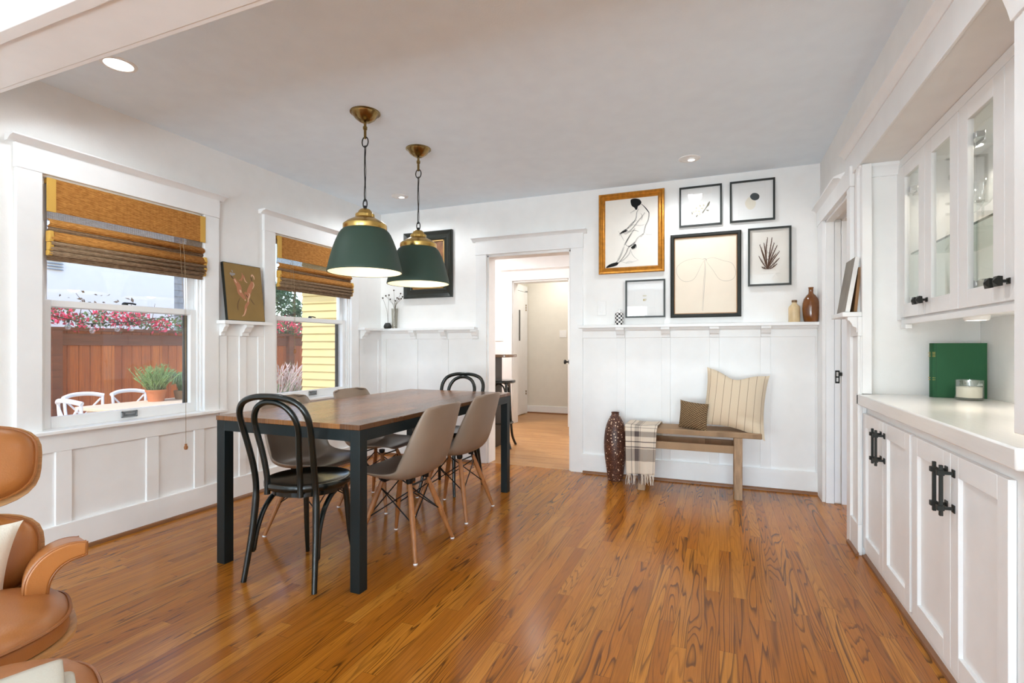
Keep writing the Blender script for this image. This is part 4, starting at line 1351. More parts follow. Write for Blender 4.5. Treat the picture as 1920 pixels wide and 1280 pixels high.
# carved floor vase
def dotted_mat():
    m = bpy.data.materials.new('dotted_clay')
    g = NG(m)
    co = g.coord()
    v1 = g.n.new('ShaderNodeTexVoronoi')
    v1.inputs['Scale'].default_value = 39.0
    v1.inputs['Randomness'].default_value = 0.75
    g.l.new(co, v1.inputs['Vector'])
    big = g.math('LESS_THAN', v1.outputs['Distance'], 0.22)
    v2 = g.n.new('ShaderNodeTexVoronoi')
    v2.inputs['Scale'].default_value = 95.0
    g.l.new(co, v2.inputs['Vector'])
    z = g.sep(co)[2]
    zone = g.math('SUBTRACT', 1.0, g.math('MULTIPLY', g.math('GREATER_THAN', z, 0.33), g.math('LESS_THAN', z, 0.41)))
    small = g.math('MULTIPLY', g.math('LESS_THAN', v2.outputs['Distance'], 0.30), zone)
    c = g.mix(g.noise(co, 14.0), srgb(62, 34, 24), srgb(84, 48, 34))
    c = g.mix(g.math('MULTIPLY', small, 0.75), c, srgb(158, 108, 78))
    c = g.mix(big, c, srgb(228, 200, 172))
    g.l.new(c, g.b.inputs['Base Color'])
    g.b.inputs['Roughness'].default_value = 0.45
    return m
t = thing('floor_vase', 'tall dark brown floor vase dotted with cream spots beside the bench', 'vase', (-0.812, 4.32, 0))
prof = spline([(0.058, 0.0), (0.062, 0.01), (0.074, 0.10), (0.088, 0.20), (0.094, 0.28), (0.093, 0.34), (0.084, 0.42), (0.066, 0.485), (0.044, 0.53), (0.033, 0.548), (0.031, 0.560), (0.034, 0.572)], 4)
MB().lathe([(0, 0.0)] + list(prof) + [(0.026, 0.570), (0.024, 0.54), (0, 0.53)], (0, 0, 0), 48, cap=False).build('body', dotted_mat(), t, smooth=60)

# ------------------------------------------------------------------ small things on the plate rails
def jar(name, label, cat, loc, prof, mat, seg=32, neck=None):
    o = MB().lathe(prof, (0, 0, 0), seg, cap=False).build(name, mat, smooth=50)
    o.location = loc
    XF[o.name] = Matrix.Translation(loc)
    tag(o, label, cat)
    return o
def checker_mat():
    m = bpy.data.materials.new('checker_glaze')
    g = NG(m)
    s = g.sep(g.coord())
    ang = g.math('ARCTAN2', s[1], s[0])
    a = g.math('FLOOR', g.math('MULTIPLY', ang, 12 / (2 * pi)))
    b = g.math('FLOOR', g.math('DIVIDE', s[2], 0.0165))
    k = g.math('FLOORED_MODULO', g.math('ADD', a, b), 2.0)
    hi = g.math('GREATER_THAN', s[2], 0.105)
    k = g.math('MAXIMUM', k, hi)
    g.l.new(g.mix(k, (0.012, 0.012, 0.014), (0.85, 0.84, 0.82)), g.b.inputs['Base Color'])
    g.b.inputs['Roughness'].default_value = 0.25
    return m
ZL = LEDGE + 0.0008
jar('checkered_bottle', 'small black and white checkered bottle on the plate rail', 'bottle', (-0.80, 4.43, ZL),
    [(0, 0), (0.034, 0), (0.036, 0.004), (0.036, 0.085), (0.033, 0.098), (0.020, 0.110), (0.011, 0.118), (0.010, 0.128), (0.012, 0.132), (0, 0.132)], checker_mat())
m_stone = M('cream_stoneware', srgb(214, 190, 148), 0.35, var=0.12, vscale=20)
o = jar('stoneware_bottle', 'cream stoneware bottle with a short dark neck at the end of the plate rail', 'bottle', (0.530, 4.43, ZL),
        [(0, 0), (0.038, 0), (0.040, 0.004), (0.040, 0.105), (0.037, 0.118), (0.024, 0.132), (0.017, 0.140), (0.017, 0.150)], m_stone)
MB().lathe([(0.017, 0.150), (0.019, 0.152), (0.019, 0.166), (0.015, 0.168), (0, 0.166)], (0, 0, 0), 24, cap=False).build('neck', M('brown_glaze_neck', srgb(120, 88, 52), 0.35), o)
m_jug = M('brown_salt_glaze', srgb(116, 68, 26), 0.16, var=0.3, vscale=14, coat=0.4)
jar('brown_jug', 'shiny brown glazed jug in the corner of the plate rail', 'jug', (0.640, 4.425, ZL),
    [(0.0, 0), (0.044, 0), (0.0484, 0.006), (0.0546, 0.05), (0.0581, 0.1), (0.0563, 0.14), (0.0484, 0.172), (0.0317, 0.198), (0.0185, 0.21), (0.0158, 0.222), (0.0158, 0.252), (0.0185, 0.255), (0.0176, 0.26), (0.0114, 0.258), (0.0, 0.24)], m_jug, 40)
t = thing('bud_vase', 'small round black bud vase holding thin stems in the corner', 'vase', (-3.165, 4.405, ZL))
MB().lathe([(0, 0), (0.033, 0), (0.040, 0.010), (0.041, 0.024), (0.034, 0.042), (0.027, 0.048), (0.026, 0.056), (0.022, 0.055), (0, 0.04)], (0, 0, 0), 28, cap=False).build('body', M('black_clay', srgb(38, 38, 34), 0.5), t)
t2 = thing('glass_vase', 'slim clear glass vase with dried seed heads beside the black bud vase', 'vase', (-3.10, 4.435, ZL))
MB().lathe([(0, 0.004), (0.024, 0.004), (0.028, 0.10), (0.033, 0.205), (0.035, 0.205), (0.030, 0.10), (0.027, 0.0), (0, 0)], (0, 0, 0), 24, cap=False).build('body', glass_mat('smoky_glass', tint=(0.86, 0.85, 0.82), ior=1.6), t2, smooth=60)
m_stem = M('dried_stem', srgb(96, 84, 62), 0.9)
m_seed = M('seed_head', srgb(70, 56, 44), 0.9)
def stems(parent, base, tips, z0):
    mb, mh = MB(), MB()
    for i, (dx, dy, dz) in enumerate(tips):
        P = spline([base, (base[0] + dx * 0.12, base[1] + dy * 0.2, z0), (base[0] + dx * 0.45, base[1] + dy * 0.6, lerp(z0, dz, 0.5)), (base[0] + dx, base[1] + dy, dz)], 5)
        mb.tube(P, 0.0014, 5)
        mh.lathe([(0, -0.006), (0.005, -0.004), (0.0085, 0.004), (0.006, 0.010), (0, 0.011)], P[-1], 8)
    mb.build('stem', m_stem, parent)
    mh.build('seed_head', m_seed, parent)
stems(t2, (0, 0, 0.01), [(-0.095, -0.02, 0.335), (-0.055, 0.0, 0.30), (-0.01, 0.0, 0.39), (0.065, 0.01, 0.355), (0.095, 0.0, 0.32), (0.085, -0.01, 0.30), (0.022, -0.02, 0.28), (0.03, 0.0, 0.31), (0.045, 0.01, 0.30)], 0.22)
stems(t, (0.004, 0, 0.03), [(-0.05, -0.02, 0.31), (0.012, 0.0, 0.34)], 0.16)

# ------------------------------------------------------------------ framed pictures on the back wall
class Art:
    """maps drawing coordinates measured on a picture (a quad) to its paper plane"""
    def __init__(self, quad, x0, x1, z0, z1, y):
        self.q, self.r, self.y = quad, (x0, x1, z0, z1), y
    def __call__(self, p):
        (tlx, tly), (trx, try_), (brx, bry), (blx, bly) = self.q
        u = (p[0] - tlx) / (trx - tlx)
        top = lerp(tly, try_, u)
        bot = lerp(bly, bry, u)
        v = (p[1] - top) / (bot - top)
        x0, x1, z0, z1 = self.r
        return (lerp(x0, x1, u), self.y, lerp(z1, z0, v))

def picture(label, x0, x1, z0, z1, rail, depth, mat, prof=None, lip=None, mount=None, paper=m_paper, quad=None, name='framed_picture', glass=True, group='pictures on the gallery wall'):
    """returns (root, Art): frame, backing paper, optional mat board and glass"""
    t = thing(name, label, 'picture', ((x0 + x1) / 2, YB, z0), 0, group)
    prof = prof or [(0, 0), (0, depth), (rail, depth), (rail, 0.004)]
    mb = MB()
    loops = []
    for d, h in prof:
        loops.append([mb.bm.verts.new((x, YB - 0.001 - h, z)) for x, z in ((x0 + d, z0 + d), (x1 - d, z0 + d), (x1 - d, z1 - d), (x0 + d, z1 - d))])
    for A, B in zip(loops, loops[1:]):
        for k in range(4):
            mb.quad([A[k], A[(k + 1) % 4], B[(k + 1) % 4], B[k]])
    for k in range(4):
        mb.quad([loops[0][k], loops[0][(k + 1) % 4], loops[-1][(k + 1) % 4], loops[-1][k]])
    mb.build('frame', mat, t, world=True, smooth=0)
    if lip:
        w, m = lip
        mb = MB()
        yl = YB - depth * 0.55
        a0, a1, b0, b1 = x0 + rail, x1 - rail, z0 + rail, z1 - rail
        mb.box(a0, a0 + w, yl, YB - 0.004, b0, b1).box(a1 - w, a1, yl, YB - 0.004, b0, b1).box(a0, a1, yl, YB - 0.004, b0, b0 + w).box(a0, a1, yl, YB - 0.004, b1 - w, b1)
        mb.build('gilt_lip', m, t, world=True)
    MB().box(x0 + rail * 0.7, x1 - rail * 0.7, YB - 0.007, YB - 0.002, z0 + rail * 0.7, z1 - rail * 0.7).build('paper', paper, t, world=True)
    yp = YB - 0.0072
    if mount:
        a0, a1, b0, b1 = x0 + rail * 0.8, x1 - rail * 0.8, z0 + rail * 0.8, z1 - rail * 0.8
        ml, mr, mt, mbm = mount
        mb = MB()
        mb.box(a0, ml, yp - 0.0022, yp, b0, b1).box(mr, a1, yp - 0.0022, yp, b0, b1).box(ml, mr, yp - 0.0022, yp, b0, mbm).box(ml, mr, yp - 0.0022, yp, mt, b1)
        mb.build('mat_board', m_matboard, t, world=True, bevel=0.0008, bseg=1)
    if glass:
        MB().box(x0 + rail * 0.9, x1 - rail * 0.9, YB - depth * 0.5 - 0.0006, YB - depth * 0.5, z0 + rail * 0.9, z1 - rail * 0.9).build('glazing', m_frameglass, t, world=True, smooth=0)
    a = Art(quad, x0 + rail, x1 - rail, z0 + rail, z1 - rail, yp - 0.0004) if quad else None
    return t, a

NRM = (0, -1, 0)
def strokes(t, a, name, mat, lst):
    mb = MB()
    for k, (pts, w) in enumerate(lst):
        a.y -= 0.000012
        P = spline([a(p) for p in pts], 6) if len(pts) > 2 else [a(p) for p in pts]
        n = len(P)
        ws = [w * (0.35 + 0.65 * sin(pi * min(0.97, max(0.06, i / (n - 1)))) ** 0.6) for i in range(n)]
        mb.ribbon(P, ws, NRM)
    return mb.build(name, mat, t, world=True, smooth=0)
def blob(t, a, name, mat, polys):
    mb = MB()
    for pts in polys:
        a.y -= 0.000012
        mb.poly([a(p) for p in spline([(float(x), float(y)) for x, y in pts], 4, closed=True)])
    return mb.build(name, mat, t, world=True, smooth=0)

goldprof = [(0, 0), (0, 0.022), (0.006, 0.030), (0.016, 0.032), (0.022, 0.024), (0.030, 0.020), (0.040, 0.024), (0.046, 0.020), (0.052, 0.012), (0.055, 0.006)]
t, a = picture('large gilt framed charcoal sketch of a seated figure', -0.985, -0.428, 1.757, 2.455, 0.055, 0.03, m_gold, prof=goldprof,
               quad=((215, 265), (590, 222), (590, 735), (215, 745)), glass=False)
S = [([(478, 285), (500, 305), (522, 335), (528, 355), (522, 400), (505, 440), (497, 470), (490, 500), (468, 525)], .006),
     ([(470, 280), (492, 300), (515, 330), (530, 352)], .005),
     ([(455, 318), (442, 345), (438, 380), (430, 400), (410, 430), (385, 455), (350, 475), (318, 500)], .006),
     ([(500, 345), (475, 380), (450, 410), (425, 445), (390, 480), (350, 490), (315, 510)], .006),
     ([(440, 400), (405, 425), (370, 465), (330, 490)], .005), ([(470, 350), (480, 370), (475, 400)], .003),
     ([(400, 440), (430, 435), (465, 440), (500, 432)], .002), ([(345, 480), (360, 500), (420, 475), (455, 485)], .004),
     ([(490, 500), (450, 530), (430, 560), (405, 580), (380, 605), (365, 640), (330, 690), (295, 720), (255, 735), (218, 742)], .006),
     ([(430, 460), (395, 510), (365, 560), (352, 585)], .006), ([(415, 480), (385, 530), (360, 575)], .004),
     ([(360, 575), (385, 592), (430, 575), (436, 600), (408, 614)], .006), ([(385, 590), (415, 580), (440, 545)], .004),
     ([(352, 590), (335, 640), (310, 690), (280, 715), (235, 735)], .005), ([(345, 600), (322, 655), (300, 695)], .003),
     ([(400, 612), (385, 650), (345, 690), (318, 702)], .004), ([(400, 610), (405, 640), (425, 670), (455, 695)], .0018),
     ([(505, 505), (550, 508)], .003), ([(310, 480), (335, 520), (350, 550)], .002), ([(330, 700), (380, 712), (450, 694)], .0016),
     ([(395, 350), (425, 330), (440, 320)], .003), ([(365, 715), (385, 700), (410, 705)], .0016)]
S = [(p, w * 0.62) for p, w in S] + [([(x + 4, y + 3) for x, y in p], w * 0.3) for p, w in S]
strokes(t, a, 'charcoal_line', m_charcoal, S)
blob(t, a, 'charcoal_mass', m_charcoal, [[(402, 252), (430, 243), (462, 250), (476, 272), (466, 290), (452, 300), (446, 322), (436, 326), (425, 310), (408, 298), (400, 275)],
     [(220, 740), (250, 718), (298, 706), (312, 712), (296, 730), (240, 742)], [(402, 600), (432, 578), (434, 598), (415, 612)], [(318, 500), (352, 476), (380, 474), (350, 492)]])

t, a = picture('small black framed print with a grey mottled twig and a downlight glint', -0.309, 0.019, 2.112, 2.441, 0.014, 0.022, m_blackframe, mount=(-0.235, -0.055, 2.375, 2.18),
               quad=((768, 175), (1045, 145), (1050, 412), (770, 435)), paper=m_matboard)
m_grey1 = M('ink_grey', srgb(120, 116, 96), 0.95)
m_grey2 = M('ink_pale', srgb(212, 206, 184), 0.95)
random.seed(11)
blob(t, a, 'printed_spot', m_grey2, [[(x + random.uniform(4, 11) * cos(q), y + random.uniform(4, 10) * sin(q)) for q in (0, 1, 2, 3.1, 4.2, 5.3)] for x, y in ((905, 290), (880, 305), (860, 335), (895, 330), (920, 310), (885, 350), (850, 350), (930, 285), (905, 350), (875, 328))])
blob(t, a, 'printed_twig', m_grey1, [[(975, 258), (968, 285), (955, 300), (942, 318), (925, 344), (920, 335), (938, 312), (950, 292), (962, 268)], [(945, 318), (968, 320), (960, 328)], [(845, 330), (852, 345), (846, 350)], [(875, 362), (890, 356), (880, 372)]])

t, a = picture('small black framed print with a single dark round spot', 0.078, 0.403, 2.115, 2.442, 0.014, 0.022, m_blackframe, mount=(0.145, 0.337, 2.375, 2.175),
               quad=((1135, 135), (1430, 100), (1435, 375), (1138, 405)), paper=m_matboard)
blob(t, a, 'pale_blot', M('ink_beige', srgb(234, 228, 212), 0.95), [[(1240, 250), (1262, 228), (1285, 240), (1310, 262), (1300, 300), (1272, 318), (1245, 305), (1232, 275)]])
blob(t, a, 'dark_spot', M('ink_slate', srgb(52, 62, 66), 0.9), [[(1302 + 33 * cos(q * pi / 5) * (1 + 0.04 * sin(3 * q)), 223 + 27 * sin(q * pi / 5)) for q in range(10)]])

bigprof = [(0, 0), (0, 0.020), (0.010, 0.030), (0.022, 0.026), (0.030, 0.018)]
t, a = picture('large black framed pencil line drawing of a two lobed leaf on cream paper', -0.379, 0.162, 1.362, 2.053, 0.030, 0.028, m_blackframe, prof=bigprof, lip=(0.006, M('copper_lip', srgb(150, 112, 76), 0.45, metal=0.4)),
               quad=((722, 530), (1165, 500), (1170, 1070), (722, 1075)), paper=m_paper2, glass=False)
strokes(t, a, 'pencil_line', m_pencil, [([(935, 680), (880, 672), (800, 690), (745, 730), (740, 780), (770, 825), (810, 840), (860, 825), (890, 780), (910, 735), (938, 685)], .0022),
     ([(945, 680), (1000, 668), (1070, 690), (1130, 710), (1155, 770), (1140, 820), (1090, 838), (1040, 820), (1000, 760), (960, 705), (945, 682)], .0022),
     ([(942, 680), (946, 760), (940, 850), (928, 1055)], .003), ([(938, 690), (940, 760), (933, 850), (922, 1050)], .002), ([(930, 676), (948, 676), (955, 690)], .004)])

t, a = picture('black framed pressed seaweed with feathery brown branches', 0.211, 0.515, 1.600, 2.056, 0.014, 0.024, m_blackframe,
               quad=((1268, 468), (1555, 452), (1550, 858), (1265, 864)), paper=m_paper)
random.seed(5)
base = (1398, 752)
tips = [((1400, 520), (1388, 620)), ((1432, 520), (1415, 630)), ((1470, 578), (1432, 660)), ((1488, 622), (1445, 680)), ((1486, 672), (1450, 710)), ((1340, 572), (1372, 655)), ((1334, 655), (1362, 705)), ((1372, 560), (1385, 650)), ((1462, 640), (1425, 690)), ((1448, 560), (1420, 650)), ((1352, 610), (1378, 690)), ((1470, 715), (1430, 745)), ((1356, 738), (1375, 748))]
L = []
for tip, mid in tips:
    L.append(([base, mid, tip], .0075))
    for k in range(15):
        f = 0.25 + 0.72 * k / 14
        x = (1 - f) ** 2 * base[0] + 2 * f * (1 - f) * mid[0] + f * f * tip[0]
        y = (1 - f) ** 2 * base[1] + 2 * f * (1 - f) * mid[1] + f * f * tip[1]
        s = random.choice((-1, 1))
        l = random.uniform(6, 15) * (1.15 - f * 0.6)
        L.append(([(x, y), (x + s * l * 0.6, y - l)], .0042))
strokes(t, a, 'seaweed', M('seaweed_brown', srgb(84, 54, 34), 0.95), L)
strokes(t, a, 'pencil_note', m_pencil, [([(1462, 786), (1475, 783), (1490, 787)], .0012), ([(1470, 797), (1482, 795)], .0012)])

t, a = picture('low small black framed print in a wide mat, its glass mirroring a window', -0.753, -0.422, 1.370, 1.692, 0.013, 0.022, m_blackframe, mount=(-0.672, -0.507, 1.612, 1.452),
               quad=((378, 850), (633, 835), (636, 1092), (380, 1098)), paper=m_matboard)
blob(t, a, 'printed_mark', m_grey2, [[(490, 944), (512, 943), (512, 951), (490, 952)], [(494, 970), (515, 969), (510, 984), (498, 984)]])
blob(t, a, 'printed_mark', M('ink_ochre', srgb(188, 170, 110), 0.95), [[(492, 972), (499, 972), (499, 984), (492, 984)]])

# framed dark painting in the corner
m_umber = bpy.data.materials.new('umber_painting')
g = NG(m_umber)
nz = g.noise(g.coord(), 6.0, 5.0, 0.65, 0.8)
g.l.new(g.ramp(nz, [(0.3, srgb(52, 32, 20)), (0.5, srgb(112, 70, 40)), (0.7, srgb(150, 98, 58))]), g.b.inputs['Base Color'])
g.b.inputs['Roughness'].default_value = 0.45
dkprof = [(0, 0), (0, 0.030), (0.010, 0.042), (0.020, 0.036), (0.040, 0.022), (0.065, 0.018), (0.078, 0.026), (0.086, 0.022), (0.092, 0.012)]
picture('brown oil painting in a wide black frame behind the pendant lamp', -3.01, -2.448, 1.614, 2.282, 0.092, 0.03, M('black_moulding', srgb(30, 34, 28), 0.3), prof=dkprof, lip=(0.012, m_goldline),
        paper=m_umber, name='framed_painting', glass=False, group=None)

# ------------------------------------------------------------------ pictures leaning on plate rails
t = thing('leaning_canvas', 'brown canvas painting of two pale figures leaning between the windows', 'painting', (XL + 0.075, 2.775, ZL))
lean = radians(7)
ex, ey, ez = Vector((cos(lean), 0, sin(lean))), Vector((0, 1, 0)), Vector((-sin(lean), 0, cos(lean)))
def cv(d, y, z):     # d: out of the face, z: up the face
    return tuple(ex * d + ey * y + ez * z)
CW, CH = 0.322, 0.425
def slab(d0, d1, y0, y1, z0, z1):
    mb = MB()
    v = [mb.bm.verts.new(cv(d, y, z)) for z in (z0, z1) for y in (y0, y1) for d in (d0, d1)]
    for q in ((0, 2, 3, 1), (4, 5, 7, 6), (0, 1, 5, 4), (2, 6, 7, 3), (0, 4, 6, 2), (1, 3, 7, 5)):
        mb.quad([v[i] for i in q])
    return mb
slab(-0.024, -0.001, -CW / 2, CW / 2, 0.003, CH).build('canvas_edge', m_blackframe, t)
m_ochre = M('ochre_ground', srgb(140, 112, 62), 0.8, var=0.1, vscale=6, bump=0.2, bscale=400)
slab(-0.001, 0.0, -CW / 2 + 0.003, CW / 2 - 0.003, 0.005, CH - 0.004).build('painted_face', m_ochre, t)
Q = ((170, 165), (695, 245), (770, 945), (245, 925))
cnt = [0.0004]
def cmap(p):
    (tlx, tly), (trx, try_), (brx, bry), (blx, bly) = Q
    v = (p[1] - lerp(tly, try_, 0.5)) / (lerp(bly, bry, 0.5) - lerp(tly, try_, 0.5))
    xl, xr = lerp(tlx, blx, v), lerp(trx, brx, v)
    u = (p[0] - xl) / (xr - xl)
    v = (p[1] - lerp(tly, try_, u)) / (lerp(bly, bry, u) - lerp(tly, try_, u))
    return cv(cnt[0], lerp(-CW / 2, CW / 2, u), lerp(CH, 0, v))
def cstroke(name, mat, lst):
    mb = MB()
    for pts, w in lst:
        w *= 1.35
        cnt[0] += 0.00002
        P = spline([cmap(p) for p in pts], 6)
        n = len(P)
        mb.ribbon(P, [w * (0.4 + 0.6 * sin(pi * min(0.95, max(0.08, i / (n - 1))))) for i in range(n)], tuple(ex))
    mb.build(name, mat, t, smooth=0)
cstroke('flesh_stroke', M('flesh_paint', srgb(178, 118, 84), 0.8), [([(318, 385), (345, 430), (385, 490), (400, 560), (440, 610), (475, 655)], .030), ([(385, 410), (420, 395), (445, 350), (470, 410), (500, 440)], .010),
    ([(578, 425), (560, 480), (535, 540), (520, 590), (505, 640)], .028), ([(512, 640), (520, 690), (488, 740), (480, 800), (456, 868)], .016), ([(470, 560), (500, 600), (530, 600)], .022), ([(425, 310), (432, 350), (420, 420)], .006)])
cstroke('light_stroke', M('pale_flesh', srgb(214, 172, 142), 0.8), [([(322, 392), (350, 440)], .008) if False else ([(322, 392), (335, 415), (352, 445)], .008), ([(395, 530), (408, 548), (415, 570)], .012), ([(470, 655), (476, 664), (480, 672)], .008),
    ([(525, 575), (540, 600), (520, 650), (515, 690)], .008), ([(490, 770), (478, 810), (462, 850), (434, 872)], .006), ([(555, 370), (572, 340), (598, 365), (605, 400)], .008), ([(585, 430), (600, 470), (580, 520)], .006), ([(455, 370), (475, 420), (505, 440)], .005)])
cstroke('shadow_stroke', M('dark_sketch', srgb(92, 66, 48), 0.8), [([(400, 640), (375, 700), (372, 760), (380, 795)], .004), ([(545, 640), (580, 690), (612, 722)], .004), ([(550, 350), (565, 400), (575, 425)], .006), ([(270, 330), (290, 370), (312, 388)], .006), ([(480, 590), (498, 612), (512, 632)], .006)])
cstroke('grey_stroke', M('grey_paint', srgb(150, 146, 142), 0.8), [([(262, 310), (285, 330), (330, 325)], .016), ([(280, 275), (292, 290), (296, 305)], .006)])

t = thing('leaning_photograph', 'dark grey picture with a white edge leaning on the plate rail by the hutch', 'picture', (XR - 0.072, 3.40, ZL))
def leaning(root, lean, off, th, w, h, edge, face, y0):
    ex, ez = Vector((-cos(lean), 0, sin(lean))), Vector((sin(lean), 0, cos(lean)))
    def cv2(d, y, z):
        return tuple(Vector((off, 0, 0)) + ex * d + Vector((0, y, 0)) + ez * z)
    for nm, m, d0, d1, i in (('edge', edge, -th, -0.0006, 0.0), ('face', face, -0.0006, 0.0, 0.001)):
        mb = MB()
        v = [mb.bm.verts.new(cv2(d, y, z)) for z in (0.004 + i, h - i) for y in (y0 + i, y0 + w - i) for d in (d0, d1)]
        for q in ((0, 2, 3, 1), (4, 5, 7, 6), (0, 1, 5, 4), (2, 6, 7, 3), (0, 4, 6, 2), (1, 3, 7, 5)):
            mb.quad([v[k] for k in q])
        mb.build(nm, m, root, smooth=0)
m_photo = M('grey_photograph', srgb(112, 102, 90), 0.4, var=0.35, vscale=9)
leaning(t, radians(9), 0.0, 0.022, 0.215, 0.305, M('white_edge', (0.8, 0.79, 0.76), 0.7, var=0.1), m_photo, -0.115)
t = thing('wooden_plaque', 'small brown wooden plaque tucked behind the leaning grey picture', 'picture', (XR - 0.030, 3.40, ZL))
leaning(t, radians(5), 0.0, 0.014, 0.20, 0.245, M('brown_panel', srgb(132, 96, 58), 0.6, var=0.2, stretch=(4, 4, 1)), M('brown_panel_face', srgb(120, 86, 52), 0.6, var=0.2), -0.113)

# ------------------------------------------------------------------ kitchen: bar and stool
t = thing('bar_counter', 'tall bar counter with a brown top in the kitchen doorway', 'counter', (-2.7, 5.3, 0))
m_bartop = M('bar_top', srgb(110, 82, 54), 0.2, var=0.25, vscale=12, coat=0.4)
mb = MB().prism([(-3.6, 5.08), (-2.18, 5.08), (-2.135, 5.10), (-2.115, 5.15), (-2.115, 5.36), (-2.135, 5.42), (-2.18, 5.45), (-3.6, 5.45)], 2, 1.005, 1.036)
mb.build('top', m_bartop, t, world=True, bevel=0.008, bseg=3)
MB().box(-3.55, -2.31, 5.14, 5.40, 0.0, 1.005).build('pedestal', M('dark_panel', srgb(36, 30, 26), 0.45), t, world=True, bevel=0.003)
t = thing('bar_stool', 'black bentwood bar stool under the kitchen counter', 'stool', (-2.285, 5.30, 0), radians(10))
MB().lathe([(0, 0.715), (0.15, 0.715), (0.168, 0.722), (0.168, 0.742), (0.162, 0.748), (0.14, 0.746), (0, 0.738)], (0, 0, 0), 40, cap=False).build('seat', m_black, t)
for k in range(4):
    q = pi / 4 + k * pi / 2
    c_, s_ = cos(q), sin(q)
    P = spline([(0.115 * c_, 0.115 * s_, 0.715), (0.125 * c_, 0.125 * s_, 0.5), (0.140 * c_, 0.140 * s_, 0.25), (0.160 * c_, 0.160 * s_, 0.10), (0.205 * c_, 0.205 * s_, 0.0)], 5)
    MB().tube(P, 0.014, 10).build('leg', m_black, t)
mb = MB()
for k in range(4):
    q0, q1 = pi / 4 + k * pi / 2, pi / 4 + (k + 1) * pi / 2
    A, B = Vector((0.118 * cos(q0), 0.118 * sin(q0), 0.56)), Vector((0.118 * cos(q1), 0.118 * sin(q1), 0.56))
    P = spline([tuple(A), tuple(A.lerp(B, 0.18) + Vector((0, 0, 0.11))), tuple(A.lerp(B, 0.5) + Vector((0, 0, 0.148))), tuple(A.lerp(B, 0.82) + Vector((0, 0, 0.11))), tuple(B)], 5)
    mb.tube(P, 0.009, 8)
mb.build('arch_brace', m_black, t)
MB().tube([(0.138 * cos(k * pi / 16), 0.138 * sin(k * pi / 16), 0.27) for k in range(32)], 0.010, 8, closed=True).build('foot_ring', m_black, t)
lamp('kitchen_area_light', 'AREA', (-2.1, 5.95, 2.50), 3, (1.0, 0.96, 0.90), (0, 0, 0), shape='DISK', size=0.12)
lamp('kitchen_area_light', 'AREA', (-3.4, 6.2, 2.50), 40, (1.0, 0.95, 0.92), (0, 0, 0), shape='DISK', size=0.4)  # added fill without a fixture, kept out of the floor's mirror path
lamp('kitchen_area_light', 'AREA', (-0.6, 5.8, 2.50), 34, (1.0, 0.95, 0.92), (0, 0, 0), shape='DISK', size=0.4)  # another unseen fill added to brighten the kitchen
lamp('hall_fill', 'AREA', (-2.3, 7.65, 2.50), 11, (1.0, 0.94, 0.84), (0, 0, 0), shape='DISK', size=0.3)  # unseen lamp added to light the hall, no fixture
lamp('side_room_light', 'AREA', (1.8, 4.6, 2.48), 18, (1.0, 0.92, 0.78), (0, 0, 0), shape='DISK', size=0.4)

# ------------------------------------------------------------------ lounge chair and ottoman (facing +Y)
def frame3(o, ex, ey):
    ex, ey = Vector(ex).normalized(), Vector(ey).normalized()
    return Vector(o), ex, ey, ex.cross(ey).normalized()

def rr(phi, w, h, p):
    """superellipse outline"""
    c_, s_ = cos(phi), sin(phi)
    k = (abs(c_ / (w / 2)) ** p + abs(s_ / (h / 2)) ** p) ** (-1.0 / p)
    return k * c_, k * s_

def pad(fr, w, h, thick, curve, p=3.6, taper=0.0, base=0.0, seg=72, rings=14, buttons=(), edge=0.35):
    """upholstered pad: puffed rounded rectangle bent by 'curve' about its long axis"""
    o, ex, ey, n = fr
    def pt(x, y, z):
        x *= 1 + taper * y / h
        return tuple(o + ex * x + ey * y + n * (z + curve * x * x))
    def fn(u, v):
        phi = u * 2 * pi
        rho = v
        a, b = rr(phi, w, h, p)
        hgt = thick * (edge + (1 - edge) * max(0.0, 1 - rho ** 3.2) ** 0.62)
        x, y = a * rho, b * rho
        for bx, by, bd in buttons:
            d2 = ((x - bx) ** 2 + (y - by) ** 2)
            hgt -= bd * math.exp(-d2 / 0.0011) + bd * 0.45 * math.exp(-d2 / 0.008)
        return pt(x, y, base + hgt)
    mb = MB().grid(fn, seg, rings, wrap=True)
    # side wall and underside
    mb.grid(lambda u, v: pt(rr(u * 2 * pi, w, h, p)[0], rr(u * 2 * pi, w, h, p)[1], base + thick * edge * (1 - v)), seg, 3, wrap=True)
    mb.grid(lambda u, v: pt(rr(u * 2 * pi, w, h, p)[0] * (1 - v), rr(u * 2 * pi, w, h, p)[1] * (1 - v), base), seg, 4, wrap=True)
    bmesh.ops.remove_doubles(mb.bm, verts=mb.bm.verts, dist=0.0004)
    pipe = [pt(rr(k * 2 * pi / 96, w * 1.004, h * 1.004, p)[0], rr(k * 2 * pi / 96, w * 1.004, h * 1.004, p)[1], base + thick * edge) for k in range(96)]
    return mb, pipe

def shell(fr, w, h, thick, curve, p=3.4, taper=0.0, off=0.0, seg=72):
    o, ex, ey, n = fr
    def pt(x, y, z):
        x *= 1 + taper * y / h
        return tuple(o + ex * x + ey * y + n * (z + curve * x * x))
    mb = MB()
    prof = [(0.0, off), (0.25, off), (0.5, off), (0.75, off), (0.92, off), (1.0, off), (1.0, off - thick), (0.92, off - thick), (0.75, off - thick), (0.5, off - thick), (0.25, off - thick), (0.0, off - thick)]
    def fn(u, v):
        k = min(int(round(v * 11)), 11)
        rho, z = prof[k]
        a, b = rr(u * 2 * pi, w, h, p)
        return pt(a * rho, b * rho, z)
    mb.grid(fn, seg, 11, wrap=True)
    bmesh.ops.remove_doubles(mb.bm, verts=mb.bm.verts, dist=0.0002)
    return mb

